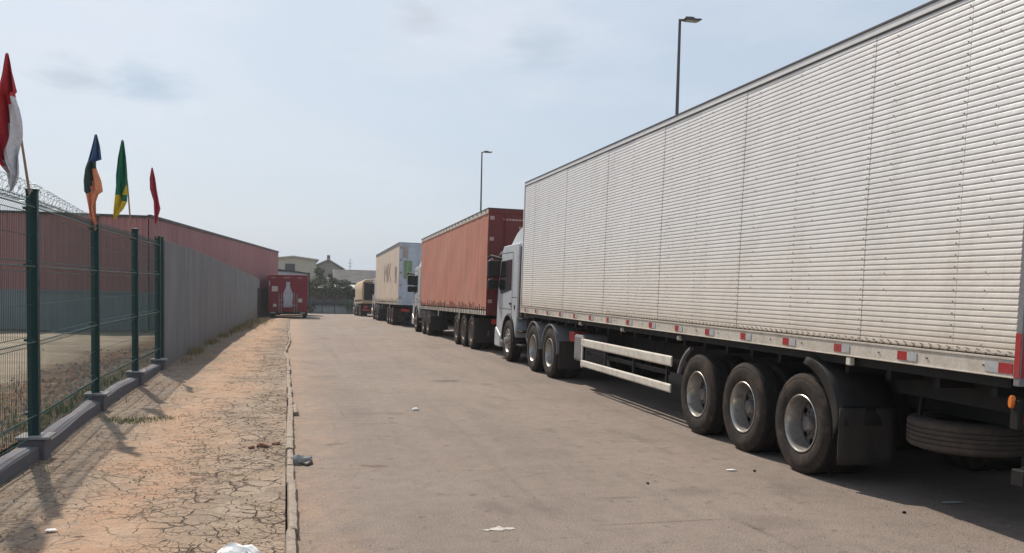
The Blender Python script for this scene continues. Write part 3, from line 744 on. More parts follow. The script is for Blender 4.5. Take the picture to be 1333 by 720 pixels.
# ---- curtain sided lorries -------------------------------------------------
def text(body, size, loc, rot, mat, parent, ext=.002, name='lettering', sx=1.0):
    cu = bpy.data.curves.new(name, 'FONT'); cu.body = body; cu.size = size; cu.extrude = ext; cu.align_x = 'CENTER'; cu.align_y = 'CENTER'
    o = bpy.data.objects.new(name, cu); COL.objects.link(o)
    me = bpy.data.meshes.new_from_object(o); bpy.data.objects.remove(o)
    me.materials.clear(); me.materials.append(mat)
    for p in me.polygons: p.material_index = 0
    o = bpy.data.objects.new(name, me); COL.objects.link(o); o.parent = parent
    o.location = loc; o.rotation_euler = rot; o.scale = (sx, 1, 1)
    return o
def curtain_truck(name, x, yr, LN, label, cmat, dmat, railmat, axles, tand, front, cab0, zt=4.0, zb=1.2, ticks=.30, top=3.25, flat=True):
    root = root_at(name, x, yr, LN, label, GT); XB = 2.58
    MB().box(.03, XB-.03, .02, LN-.02, zb-.06, zt-.02).build('cargo_body', M['trimdark'], root)
    for far in (0, 1):
        b = MB(); n = int(LN/.28); rows = []
        for i in range(n+1):
            yy = .05+(LN-.1)*i/n
            q = []
            for j in range(9):
                z = zb+.02+(zt-.14-zb)*j/8
                o = .006*sin(i*1.9)+.010*sin(i*.53+j*.8)*sin(pi*j/8)+random.uniform(-.002, .002)
                if j == 0: o += random.uniform(-.012, .006)
                q.append(((XB+.01-o if far else -.01+o), yy, z))
            rows.append(q)
        b.sheet(rows).build('side_curtain', cmat, root, smooth=80)
    t = MB(); t.box(-.03, .04, 0, LN, zt-.12, zt-.002); t.box(XB-.04, XB+.03, 0, LN, zt-.12, zt-.002); t.build('roof_rail', railmat, root, bevel=.006)
    e = MB(); e.box(-.035, XB+.035, -.01, LN+.01, zt, zt+.03); e.build('roof', M['trimdark'], root)
    sc = MB(); y = .3
    while y < LN-.2:                                            # canvas bows on the roof edge
        sc.box(-.042, .02, y, y+.10, zt-.05, zt-.004); y += .62
    sc.build('roof_clip', M['trimdark'], root)
    lr = MB(); lr.box(-.02, .03, 0, LN, zb-.14, zb-.02); lr.box(XB-.03, XB+.02, 0, LN, zb-.14, zb-.02); lr.build('lower_rail', M['rail'] if flat else M['boxgrey'], root, bevel=.004)
    s = MB(); y = .2
    while y < LN-.1:                                            # curtain straps and buckles
        h_ = random.choice((.10, .16, .22)); w_ = random.uniform(.03, .06)
        MB().box(-.030, -.021, y, y+w_, zb-.13, zb+h_).build('strap', M['blk'], root); y += ticks*random.uniform(.7, 1.2)
    for f in (.62, .30):
        MB().box(-.025, -.005, LN*f, LN*f+.06, zb-.35, zb-.03).build('bracket', M['guard'], root)
    rf = MB(); rf.box(-.02, .09, -.04, 0, zb-.14, zt); rf.box(XB-.09, XB+.02, -.04, 0, zb-.14, zt); rf.box(.09, XB-.09, -.035, -.003, zt-.12, zt-.003); rf.box(.09, XB-.09, -.035, -.003, zb-.14, zb-.02)
    rf.build('rear_frame', dmat, root, bevel=.006)
    for a in (.092, XB/2+.004):
        dd = MB().box(a, a+XB/2-.096, -.028, -.004, zb-.018, zt-.122).build('rear_door', dmat, root, bevel=.004)
        MB().tube([(a+.35, -.05, zb-.05), (a+.35, -.05, zt-.1)], .016, 6).tube([(a+.9, -.05, zb-.05), (a+.9, -.05, zt-.1)], .016, 6).build('lock_rod', dmat, dd, smooth=40)
    hg = MB()
    for i in range(5):
        z = zb+.2+i*(zt-zb-.5)/4; hg.box(.02, .14, -.052, -.04, z, z+.10)
    hg.build('hinge', M['palemark'], root)
    chassis(root, LN, axles, XB)
    for a in axles: axle(root, W_deepd, a)
    k = MB(); k.box(.5, 2.1, .3, 1.4, .7, 1.0); k.box(.35, .8, LN*.42, LN*.42+.9, .45, .95); k.build('underbody_box', M['blk'], root, bevel=.02)
    bu = MB(); bu.box(.08, XB-.08, -.01, .1, .48, .62); bu.box(.6, .7, 0, .1, .6, 1.05); bu.box(XB-.7, XB-.6, 0, .1, .6, 1.05); bm_ = bu.build('rear_bumper', M['blk'], root, bevel=.008)
    for a in (.15, XB-.6): MB().box(a, a+.45, -.03, -.011, .82, .95).build('tail_lamp', M['tailred'], bm_, bevel=.006)
    MB().box(1.1, 1.5, -.025, -.011, .82, .96).build('number_plate', M['refl_white'], bm_)
    MB().box(.02, .6, axles[0]-.72, axles[0]-.70, .22, .95).build('mudflap', M['flap'], root)
    tractor(root, cab0, tand, front, top=top)
    return root
t2 = curtain_truck('curtain_truck', 5.0, 23.95, 13.8, 'faded red curtain sided trailer with dark red rear doors', M['curt_red'], M['reddoor'], M['rail'], (2.2, 3.5, 4.8), (11.5, 12.85), 15.5, 14.5)
for i_, (x_, z_, w_, h_) in enumerate([(.55, 3.72, .55, .04), (1.0, 3.50, 1.25, .08)]):
    bb = MB(); q = x_-.15
    while q < x_-.15+w_:
        ww = random.uniform(.05, .10); bb.box(q, q+ww, -.031, -.0285, z_-h_*.5, z_+h_*.5+random.uniform(0, .02)); q += ww+.02
    bb.build('faded_lettering', M['palemark'], t2)
t3 = curtain_truck('curtain_truck', 5.0, 46.6, 14.6, 'cream curtain sided trailer with faint grey lettering and a pale blue rear', M['curt_cream'], M['whitebox'], M['boxgrey'], (3.2, 4.5, 5.8), (12.6, 13.9), 16.6, 15.5, zt=4.42, zb=1.30, ticks=.55)
text('MK', 1.55, (-.033, 6.2, 2.95), (pi/2, 0, -pi/2), M['fadedink'], t3, sx=2.0)
text('I', 1.35, (-.033, 1.8, 2.75), (pi/2, 0, -pi/2), M['fadedink'], t3, sx=3.0)
text('I', 1.35, (-.033, 1.2, 2.75), (pi/2, 0, -pi/2), M['fadedink'], t3, sx=2.0)
MB().box(.24, .66, -.058, -.0535, 2.55, 3.50).build('green_panel', M['greenp'], t3)
MB().box(.16, .46, -.058, -.0535, 3.66, 4.20).build('grey_panel', M['fadedink'], t3)

# ---- small tarpaulin lorry at the head of the line -------------------------
def tarp_truck():
    LN = 9.5; XB = 2.4; zt, zb = 3.15, 1.35
    root = root_at('tarpaulin_truck', 5.05, 75.5, LN, 'short tan tarpaulin covered lorry, farthest in the line at the right', GT)
    b = MB(); rows = []
    for i in range(13):
        y = LN*i/12; s_ = .05*sin(i*2.2)
        rows.append([(-.01, y, zb), (0+.02*sin(i*1.7), y, zb+.9), (.02, y, zt-.22+s_), (.25, y, zt-.02+s_), (XB/2, y, zt+.08+s_), (XB-.25, y, zt-.02+s_), (XB-.02, y, zt-.22+s_), (XB+.01, y, zb)])
    b.sheet(rows); b.f.append(list(range(8))); b.m.append(0)
    b.build('tarpaulin', M['curt_tan'], root, smooth=50)
    MB().box(.15, XB-.15, -.012, -.002, zb+.05, zt-.25).build('tail_opening', M['blk'], root)
    MB().box(0, XB, 0, LN, zb-.22, zb-.01).build('load_bed', M['curt_tan'], root, bevel=.01)
    s = MB(); y = .2
    while y < LN: MB().box(-.03, -.011, y, y+.12, zb-.05, zb+.12).build('strap', M['trimdark'], root); y += .55
    chassis(root, LN, (2.2, 3.5), XB, z=1.05)
    for a in (2.2, 3.5): axle(root, W_deepd, a, 0, XB)
    MB().box(.1, XB-.1, -.02, .08, .5, .65).build('rear_bumper', M['refl_red'], root, bevel=.01)
    for a in (.15, XB-.5): MB().box(a, a+.35, -.04, -.021, .75, .92).build('tail_lamp', M['tailred'], root)
    MB().box(.3, XB-.3, .0, 1.0, .66, 1.0).build('underbody_box', M['blk'], root)
    tractor(root, LN+.1, (6.9, 8.1), LN+1.4)
tarp_truck()

# ---- red beverage lorry seen from behind -----------------------------------
def red_truck():
    Y = 63.0; z = gz(Y+2)
    root = empty('beverage_truck', (-2.12, Y, z), 'red beverage lorry with a pale bottle on its rear at the pavement end', 'truck')
    XB = 2.62
    MB().box(0, XB, .02, 7.2, .55, 3.02).build('cargo_body', M['bottlered'], root, bevel=.03)
    MB().box(-.01, XB+.01, 0, .05, .42, 3.04).build('rear_panel', M['bottlered'], root, bevel=.02)
    for (a, w_) in ((.15, .3), (.98, .45), (1.9, .35)):
        MB().box(a, a+w_, -.03, .0, 2.80, 2.86).build('marker_lamp', M['palemark'], root)
    # bottle silhouette: a flat painted shape
    prof = [(0, .80, .30), (1, .86, .31), (2, 1.15, .29), (3, 1.40, .31), (4, 1.62, .33), (5, 1.80, .30), (6, 1.95, .24), (7, 2.10, .17), (8, 2.28, .12), (9, 2.42, .11), (10, 2.44, .14), (11, 2.54, .14)]
    b = MB(); b.prism([(1.30-.0-r, zz) for _, zz, r in prof]+[(1.30+r, zz) for _, zz, r in prof[::-1]], -.008, -.003, axis='Y')
    b.build('painted_bottle', M['paleblue'], root)
    MB().box(1.08, 1.5, -.010, -.0085, 1.80, 1.83).build('bottle_band', M['fadedink'], root)
    fr = MB()
    for x in (.70, .86, 1.72, 1.90): fr.tube([(x, -.06, .42), (x, -.06, 1.75 if x < 1 or x > 1.8 else 1.85)], .018, 6)
    for z_ in (.95, 1.3): fr.tube([(.70, -.06, z_), (.98 if z_ > 1 else 1.90, -.06, z_)], .018, 6)
    fr.build('rear_ladder', M['refl_white'], root, smooth=40)
    for (x, z_, w_, h_) in ((.22, 1.88, .40, .36), (1.98, 1.15, .28, .26), (.30, .82, .24, .20)):
        MB().box(x, x+w_, -.012, -.001, z_, z_+h_).build('sticker', M['guard'], root)
    for z_ in (2.25,):
        MB().box(.03, .10, -.012, -.001, z_, z_+.35).build('reflector', M['refl_white'], root)
    MB().box(.1, XB-.1, -.05, .02, .36, .50).build('rear_bumper', M['blk'], root, bevel=.01)
    for x in (.12, 2.1): MB().box(x, x+.35, -.07, -.051, .38, .46).build('tail_lamp', M['refl_white'], root)
    MB().box(.3, XB-.3, .3, 7, .30, .56).build('chassis', M['blk'], root)
    for a in (1.9, 6.4):
        put_wheel(W_deepd, root, .05, a, z=.5); put_wheel(W_deepd, root, XB-.05, a, True, z=.5)
    # cab in front
    MB().prism([(7.25, .5), (9.0, .5), (9.05, 1.5), (8.75, 2.5), (7.25, 2.6)], .1, XB-.1).build('cab', M['bottlered'], root, bevel=.05)
    MB().prism([(9.055, 1.5), (9.04, 1.55), (8.78, 2.4), (8.7, 2.4), (8.9, 1.5)], .2, XB-.2).build('windscreen', M['glass'], root)
red_truck()
def white_truck():
    Y = 76.0; z = gz(Y+2)
    root = empty('box_truck', (-1.95, Y, z), 'white box lorry with a dark roof edge, half hidden ahead of the red beverage lorry', 'truck')
    XB = 2.62
    MB().box(0, XB, .0, 7.5, .9, 3.72).build('cargo_body', M['whitebox'], root, bevel=.02)
    MB().prism([(-.05, 3.93), (XB+.12, 3.66), (XB+.12, 3.56), (-.05, 3.80)], -.12, 7.6, axis='Y').build('roof', M['trimdark'], root)
    MB().box(XB-.02, XB+.10, -.08, .0, .8, 3.6).build('corner_post', M['trimdark'], root)
    MB().box(.3, XB-.3, .1, 7.5, .55, .9).build('chassis', M['blk'], root)
    MB().box(.1, XB-.1, -.05, .05, .45, .6).build('rear_bumper', M['blk'], root)
    for a in (1.9, 7.2):
        put_wheel(W_deepd, root, .05, a); put_wheel(W_deepd, root, XB-.05, a, True)
    MB().prism([(7.6, .6), (9.3, .6), (9.35, 1.6), (9.0, 2.7), (7.6, 2.8)], .1, XB-.1).build('cab', M['white'], root, bevel=.05)
    MB().prism([(9.36, 1.6), (9.34, 1.65), (9.04, 2.6), (8.9, 2.6), (9.2, 1.6)], .2, XB-.2).build('windscreen', M['glass'], root)
white_truck()

# ------------------------------------------------------------------ mesh fence on its plinth
FX = -2.70
PY = [6.95, 9.48, 12.95, 16.0, 18.45]
FT = 2.68
fence = empty('mesh_fence', (FX, 6.95, 0), 'green welded mesh fence on a low dark plinth between pavement and yard', 'fence')
def fy(y): return y-6.95
def foff(y): return .16 if y < 9.5 else max(-.015, .16-.16*(y-9.5)/3.45)
_ob = MB.build
def _fb(s, name, mats, parent=None, **kw):
    top = parent
    while top and top.parent: top = top.parent
    if top is fence: s.v = [(x+foff(y+6.95), y, z) for x, y, z in s.v]
    return _ob(s, name, mats, parent, **kw)
MB.build = _fb
for i, y in enumerate(PY+[18.85]):
    p = MB().box(-.045, .055, fy(y)-.04, fy(y)+.04, .26, FT).box(-.052, .062, fy(y)-.047, fy(y)+.047, FT, FT+.02)
    post = p.build('post', M['green'], fence, bevel=.006)
    for z in (.5, 1.22, 1.95, 2.5): MB().box(-.07, -.046, fy(y)-.045, fy(y)+.045, z, z+.025).build('clamp', M['green'], post)
    if i < 5:
        pr = MB().box(-.11, .13, fy(y)-.13, fy(y)+.13, -.05, .27).build('pier', M['plinth'], fence, bevel=.012)
        MB().box(-.13, .17, fy(y)-.16, fy(y)+.16, .271, .297).build('pier_cap', M['cap'], pr, bevel=.006)
pl = MB(); ys = frange(4.4, 18.9, .25)
pl.sheet([[(-.085, fy(y), -.1), (-.085, fy(y), .20+.012*sin(y*3.1)), (-.07, fy(y), .215+.012*sin(y*3.1)), (.07, fy(y), .205+.010*sin(y*2.3)), (.085, fy(y), .19+.01*sin(y*2.3)), (.088+.008*sin(y*5), fy(y), -.1)] for y in ys])
pl.build('plinth', M['plinth'], fence, smooth=40)
def panel(y0, y1):
    b = MB(); xs = 0.0
    zt, zb = FT-.06, .27
    folds = [.50, 1.22, 1.95, 2.52]
    def xo(z):
        for f in folds:
            if abs(z-f) < .05: return .035*(1-abs(z-f)/.05)
        return 0
    zz = [zb]
    for f in folds: zz += [f-.05, f, f+.05]
    zz.append(zt)
    y = y0+.05
    while y < y1-.03:
        b.tube([(xo(z), fy(y), z) for z in zz], .0027, 3, cap=False); y += .05
    hz = []
    for f in folds: hz += [(f-.05, .004), (f, .0065), (f+.05, .004)]
    hz += [(zb+.02, .004), (zt-.02, .0045), (.86, .003), (1.58, .003), (2.25, .003)]
    for z, r in hz:
        b.tube([(xo(z)+.005, fy(y0)+.02, z), (xo(z)+.005, fy(y1)-.02, z)], r, 4, cap=False)
    return b.build('mesh_panel', M['mesh'], fence, fixn=False)
for a, c in zip([4.4]+PY, PY): panel(a, c)
# coil of razor wire along the top of the near bays
rz = MB(); pts = []; n = 0
t = 0.0
while t < 1:
    y = 4.6+(13.2-4.6)*t; a = 2*pi*y/.17
    r = .115*(1 if y < 10 else max(.3, 1-(y-10)/3.6))
    pts.append((-.08+r*cos(a), fy(y), FT-.02+r*sin(a)*.9+.02)); t += .0016
rz.tube(pts, .0026, 3, cap=False)
for i in range(0, len(pts)-1, 5):
    p = Vector(pts[i]); rz.box(p.x-.010, p.x+.010, p.y-.003, p.y+.003, p.z-.004, p.z+.004)
rz.tube([(-.08, fy(4.6), FT-.1), (-.08, fy(13), FT-.1)], .003, 3).tube([(-.08, fy(4.6), FT+.12), (-.08, fy(13), FT+.03)], .003, 3)
rz.build('razor_wire', M['wire'], fence, fixn=False)

MB.build = _ob
# concrete wall after the mesh: one precast panel after another, stepping down with the road
cw = empty('concrete_wall', (FX, 18.95, 0), 'tall dark grey concrete panel wall beyond the green mesh fence', 'wall')
y = 18.95; i = 0
while y < 61:
    ln = 1.52; zb = gz(y+.7)-.15; zt = gz(y+.7)+FT-.04-.006*(i % 3)
    o = random.uniform(-.003, .003)
    MB().box(-.07+o, .05+o, y-18.95+.003, y-18.95+ln-.003, zb, zt).build('wall_panel', M['wall'], cw, bevel=.008)
    if i % 4 == 0: MB().box(-.12, .052, y-18.95-.05, y-18.95+.004, zb, zt-.02).build('pilaster', M['wall'], cw)
    y += ln; i += 1
for yy in (58.2, 60.4):
    MB().box(.07, .16, yy-18.95, yy-18.95+.10, gz(yy)-.1, gz(yy)+2.0).build('end_post', M['trimdark'], cw)

# ------------------------------------------------------------------ flags
def flag(name, label, rows_px, mats, Y, pole, curl=.06, grp='flags tied to the fence posts'):
    base = at(pole[0][0], pole[0][1], Y)
    root = empty(name, base, label, 'flag', grp)
    pts = [at(x, y, Y)-base for x, y in pole]
    MB().tube(pts, .013, 8, r2=.009).build('pole', M['wood'] if name == 'flag' else M['wood'], root, smooth=50)
    b = MB(); K = 12; rows = []
    # interpolate outline rows
    R_ = []
    for (ya, la, ra, sa, ma), (yb, lb, rb, sb, mb) in zip(rows_px, rows_px[1:]):
        for q in range(4):
            f = q/4; R_.append((ya+(yb-ya)*f, la+(lb-la)*f, ra+(rb-ra)*f, sa+(sb-sa)*f, ma))
    R_.append(rows_px[-1])
    for j, (y, l, r, s_, mm) in enumerate(R_):
        row = []
        for k in range(K+1):
            x = l+(r-l)*k/K
            p = at(x, y, Y-curl*1.7)-base
            wdt = (r-l)/1150*Y
            p.y += curl*(sin(k/K*2*pi*1.6+j*.16)+.5*sin(k/K*2*pi*3.3-j*.11))*min(1, wdt*4+.2) + .02*sin(j*.35)
            row.append(p)
        rows.append(row)
    W_ = K+1
    for row in rows: b.v += [tuple(p) for p in row]
    for j in range(len(rows)-1):
        s_, mm = R_[j][3], R_[j][4]
        for k in range(K):
            b.f.append([j*W_+k, j*W_+k+1, (j+1)*W_+k+1, (j+1)*W_+k]); b.m.append(mm[0] if (k+.5)/K < s_ else mm[1])
    b.build('cloth', mats, root, smooth=70, solid=.003)
    return root
flag('flag', 'large red and white flag on a leaning stick, leftmost and nearest on the mesh fence',
     [(70, 7, 11, 1, (0, 1)), (95, 1, 16, 1, (0, 1)), (121, -7, 23.5, 1, (0, 1)), (124, -9, 21, .97, (0, 1)), (140, -9, 25, .50, (0, 1)), (158, -8, 27, .45, (0, 1)), (178, -6, 27, .42, (0, 1)), (196, -9, 24, .42, (0, 1)), (208, -3, 24, .2, (0, 1)), (225, 9, 24, .0, (0, 1)), (238, 9, 21, 0, (0, 1)), (249, 12, 15, 0, (0, 1))],
     [M['fred'], M['fwhite']], 9.42, [(38.5, 252), (29, 190), (19, 125), (9, 69)], .07)
flag('flag', 'blue, dark and peach flag hanging from the second post of the mesh fence',
     [(175, 123.5, 126, 1, (0, 0)), (190, 119, 130, 1, (0, 0)), (208, 114, 132.5, 1, (0, 0)), (211, 114, 124, 1, (1, 1)), (220, 111, 126, .55, (1, 2)), (235, 109, 131, .45, (1, 2)), (249, 110, 133, .30, (1, 2)), (253, 113, 128, .0, (2, 2)), (270, 116, 123, .0, (2, 2)), (283, 117, 126, .0, (2, 2)), (292, 122, 127, 0, (2, 2))],
     [M['fblue'], M['fdark'], M['fpeach']], 12.7, [(124, 300), (123.5, 240), (125, 175)], .04)
flag('flag', 'green and yellow flag on a thin stick at the third post of the mesh fence',
     [(183, 158, 161, 1, (0, 0)), (205, 153, 164, 1, (0, 0)), (228, 150.5, 166, 1, (0, 0)), (242, 151, 166, .9, (0, 1)), (254, 150, 166, .45, (1, 0)), (262, 149, 165, .6, (1, 1)), (272, 148, 160, 1, (1, 1)), (281, 148, 153, 1, (1, 1)), (286, 149, 151, 1, (1, 1))],
     [M['fgreen'], M['fyellow']], 15.7, [(170, 292), (166, 240), (159, 182)], .04)
flag('flag', 'narrow crimson flag at the last green post, smallest of the four',
     [(219, 197, 199, 1, (0, 0)), (232, 194.5, 202, 1, (0, 0)), (246, 195, 204, 1, (0, 0)), (262, 200, 207, 1, (0, 0)), (272, 200.5, 209, 1, (0, 0)), (284, 201, 205, 1, (0, 0)), (291, 201, 203, 1, (0, 0))],
     [M['fdred']], 18.3, [(204, 310), (201, 260), (198, 218)], .04)

# ------------------------------------------------------------------ red warehouse
def corrugated(b, p0, p1, z0, z1, pitch=.22, dep=.035, mi=0, zt=None):
    p0 = Vector(p0); p1 = Vector(p1); d = (p1-p0); L_ = d.length; d /= L_; nrm = Vector((d.y, -d.x))
    n = int(L_/pitch); rows = []
    for i in range(n+1):
        for f, o in ((0, 0), (.35, 0), (.5, dep), (.85, dep)):
            s_ = (i+f)*L_/(n+1); q = p0+d*s_+nrm*o
            rows.append([(q.x, q.y, z0), (q.x, q.y, z1)])
    b.sheet(rows, mi)
wh = empty('warehouse', (-5.76, 37, -.2), 'low red clad warehouse with a grey lower wall beyond the fenced yard', 'warehouse')
def loc(b): b.v = [(x+5.76, y-37, z+.2) for x, y, z in b.v]; return b
A, B_, C_ = (-34, 37.5), (-5.76, 37), (-1.80, 75)
zs, ze = 1.36, 4.24
b = MB(); corrugated(b, A, B_, zs, ze); corrugated(b, B_, C_, zs, ze+.02); loc(b).build('upper_cladding', M['redclad'], wh)
b = MB(); corrugated(b, A, B_, -.4, zs-.06, dep=.02); loc(b)
b.build('lower_cladding', M['greyclad'], wh)
b = MB(); corrugated(b, B_, C_, -1.2, zs-.06, dep=.02); loc(b).build('lower_cladding', M['greyclad'], wh)
b = MB()
def along(b, p, q, o0, o1, z0, z1):
    p = Vector(p); q = Vector(q); d = (q-p).normalized(); n_ = Vector((d.y, -d.x))
    pts = [p+n_*o0, q+n_*o0, q+n_*o1, p+n_*o1]
    b.add([(v.x, v.y, z) for z in (z0, z1) for v in pts], [(0, 3, 2, 1), (4, 5, 6, 7), (0, 1, 5, 4), (1, 2, 6, 5), (2, 3, 7, 6), (3, 0, 4, 7)])
along(b, A, B_, -.05, .08, ze, ze+.09); along(b, B_, C_, -.05, .08, ze+.023, ze+.13)
loc(b).build('eaves_trim', M['trimdark'], wh)
b = MB(); along(b, A, B_, -.02, .05, zs-.06, zs); along(b, B_, C_, -.02, .05, zs-.06, zs); loc(b).build('base_flashing', M['greyclad'], wh)
b = MB(); b.add([(-34, 37.6, ze), (-5.8, 37.1, ze), (-1.9, 75, ze), (-34, 75, ze), (-18, 60, ze+1.2), (-18, 75, ze+1.2)], [(0, 1, 4), (1, 2, 5, 4), (0, 4, 5, 3)]); loc(b).build('roof', M['roofgrey'], wh)
b = MB(); b.add([(-34, 75, -1.2), (-1.85, 75, -1.2), (-1.85, 75, ze), (-18, 75, ze+1.2), (-34, 75, ze)], [(0, 1, 2, 3, 4)]); loc(b).build('back_wall', M['greyclad'], wh)

# ------------------------------------------------------------------ street lamps
def lamp(x, Y, ztop, label):
    root = empty('street_lamp', (x, Y, gz(Y)), label, 'street lamp', 'street lamps beyond the parked lorries'); h = ztop-gz(Y)
    MB().tube([(0, 0, 0), (0, 0, h)], .065, 12, r2=.034).build('pole', M['pole'], root, smooth=50)
    MB().tube([(0, 0, h-.03), (.10, -.01, h-.005), (.18, -.02, h)], .028, 8).build('arm', M['pole'], root, smooth=50)
    hd = MB().prism([(.05, -.015), (.10, .045), (.30, .055), (.36, .02), (.52, .03), (.55, .008), (.50, -.015), (.28, -.02)], -.14, .11, axis='Y')
    hd.v = [(a, b_, c+h) for a, b_, c in hd.v]
    hdo = hd.build('lamp_head', M['pole'], root, bevel=.012)
    MB().box(.14, .46, -.11, .08, h-.032, h-.022).build('lens', M['refl_white'], hdo)
    MB().box(-.16, .16, -.16, .16, 0, .03).build('base_plate', M['pole'], root)
lamp(9.2, 21.0, 8.65, 'tall dark street lamp rising behind the silver box trailer')
lamp(9.2, 45.9, 8.90, 'farther, smaller street lamp above the red curtain trailer roof')

# ------------------------------------------------------------------ far buildings, gate fence, trees
def building(name, x0, x1, y0, y1, zb, zt, ridge, label, wall, roof, winds=(), gable_x=True, over=.4, rd=None):
    root = empty(name, (x0, y0, zb), label, 'building'); W_, D_ = x1-x0, y1-y0; h = zt-zb
    wb = MB()
    if gable_x:      # ridge runs along y, gable faces us
        rx = W_*(rd if rd is not None else .5)
        wb.prism([(0, 0), (W_, 0), (W_, h), (rx, h+ridge), (0, h)], 0, D_, axis='Y')
        rb = MB().prism([(-over, h-.12), (rx, h+ridge), (rx, h+ridge+.14), (-over, h+.02)], -over, D_+over, axis='Y').prism([(W_+over, h-.12), (rx, h+ridge), (rx, h+ridge+.14), (W_+over, h+.02)], -over+.002, D_+over-.002, axis='Y')
    else:
        wb.box(0, W_, 0, D_, 0, h)
        rb = MB().prism([(-over, h-.1), (D_/2, h+ridge), (D_+over, h-.1), (D_+over, h+.04), (D_/2, h+ridge+.14), (-over, h+.04)], -over, W_+over, axis='X')
    wb.build('wall', wall, root); rb.build('roof', roof, root)
    for (wx, wz, ww, wh_) in winds:
        fr_ = MB().box(wx-.05, wx+ww+.05, -.05, .0-.004, wz-.05, wz+wh_+.05).build('window', M['greywall'], root)
        MB().box(wx, wx+ww, -.058, -.051, wz, wz+wh_).build('pane', M['glass'], fr_)
    return root
hall = building('community_hall', -3.6, 1.9, 112, 126, -2.0, 4.75, .25, 'large cream hall with a pale sheet roof behind the white box lorry', M['cream'], M['paleroof'], [(1.8, 5.0, 1.1, 1.1)], over=.3)
g2 = building('gabled_hall', 1.3, 5.2, 116, 130, -2.0, 3.7, 1.15, 'cream gabled building with a small roof vent rising above the trees', M['cream'], M['paleroof'], [(1.0, 4.4, .5, .6), (2.2, 4.4, .5, .6), (2.9, 3.2, .6, .7)], rd=.56)
MB().box(2.0, 2.4, .2, .6, 6.75, 7.45).build('roof_vent', M['greywall'], g2)
building('dark_roofed_house', 4.1, 11.5, 104, 114, -2.0, 1.9, 1.5, 'low house with a wide dark sheet roof left of the cream trailer', M['greywall'], M['darkroof'], [(.6, 1.8, 1.4, .9), (3, 1.8, 1.4, .9)], gable_x=False)
building('grey_shed', 1.0, 6.0, 99.5, 103, -1.8, 1.30, .3, 'long low grey shed with a row of dark windows behind the green gate', M['greywall'], M['paleroof'], [(1.5, 1.9, 1.0, .85), (2.7, 1.9, 1.0, .85), (3.9, 1.9, .8, .85)], gable_x=False)
building('stepped_house', 2.4, 4.4, 107, 111, -2.0, 2.05, .35, 'pale narrow house with a shallow roof peeping between the trees', M['cream'], M['paleroof'], [(.4, 3.0, .5, .5)], over=.2)
building('far_warehouse', 5.4, 10.5, 118, 126, -2.0, 3.05, .35, 'long grey shed with a low roof behind the dark roofed house', M['palewall'], M['darkroof'], [(.5, 4, .5, .5)], gable_x=False, over=.2)
building('lean_to', 1.3, 6.2, 98.4, 99.3, -1.6, -.45, .1, 'pale low wall with a dark lean-to roof just behind the green gate fence', M['palewall'], M['darkroof'], gable_x=False, over=.15)
building('plain_workshop', 12, 34, 108, 120, -2.0, 2.2, 1.2, 'low grey workshop hidden behind the line of lorries', M['greywall'], M['darkroof'], [(2, 1.6, 2, 1)], gable_x=False)
an = empty('antenna_mast', (6.0, 112, 2), 'thin pale antenna mast behind the dark roofed house', 'mast')
MB().tube([(0, 0, -3), (0, 0, 3.0)], .04, 5).tube([(-.3, 0, 2.4), (.3, 0, 2.4)], .025, 4).tube([(-.2, 0, 2.0), (.2, 0, 2.0)], .025, 4).build('mast', M['wire'], an)

gf = empty('gate_fence', (-.4, 97.6, gz(97.6)), 'green mesh fence and gate closing off the far end of the road', 'fence')
b = MB()
for i in range(0, 8): MB().box(i*1.35-.04, i*1.35+.04, -.04, .04, 0, 1.35).build('post', M['green'], gf)
x = 0
while x < 9.45: b.tube([(x, 0, .05), (x, 0, 1.28)], .006, 3); x += .11
for z_ in (.1, .7, 1.25): b.tube([(0, 0, z_), (9.45, 0, z_)], .015, 4)
b.build('mesh_panel', M['mesh'], gf)

def leafy(root_loc, blobs, n, size, mat, label, cat, name='tree', trunk=None, parts=('crown',), seed=1, group=None, flat=.7):
    rnd = random.Random(seed); root = empty(name, root_loc, label, cat, group)
    if trunk:
        h_, r_ = trunk; tb_ = MB().tube([(0, 0, -.2), (.08, .03, h_*.5), (0, 0, h_)], r_, 8, r2=r_*.55)
        for (bx, by, bz, br) in blobs[:6]:
            tb_.tube([(0, 0, h_*.55), (bx*.5, by*.5, (h_*.6+bz)*.55), (bx, by, bz)], r_*.45, 6, r2=r_*.12)
        tb_.build('trunk', M['bark'], root, smooth=50)
    b = MB()
    for i in range(n):
        bx, by, bz, br = rnd.choice(blobs)
        d = Vector((rnd.gauss(0, 1), rnd.gauss(0, 1), rnd.gauss(0, 1))).normalized()*br*(rnd.random()**.45)
        p = Vector((bx, by, bz))+Vector((d.x, d.y, d.z*flat))
        s_ = size*rnd.uniform(.6, 1.4)
        u = Vector((rnd.uniform(-1, 1), rnd.uniform(-1, 1), rnd.uniform(-.6, .6))).normalized(); v = u.cross(Vector((rnd.uniform(-1, 1), rnd.uniform(-1, 1), rnd.uniform(-1, 1)))).normalized()
        b.add([p-u*s_, p+v*s_*.45, p+u*s_, p-v*s_*.45], [(0, 1, 2, 3)])
    b.build(parts[0], mat, root, fixn=False)
    return root
leafy((2.0, 98.8, gz(98)), [(0, 0, 3.6, .9), (-.7, 0, 3.1, .8), (.7, .2, 3.2, .9), (0, .3, 4.6, .6), (1.0, 0, 2.6, .8), (-.7, .1, 2.3, .7), (.3, 0, 2.2, .8), (-1.1, 0, 3.2, .5)], 2600, .13, M['leaf'], 'tall leafy tree standing in front of the cream hall', 'tree', trunk=(2.6, .10), seed=3)
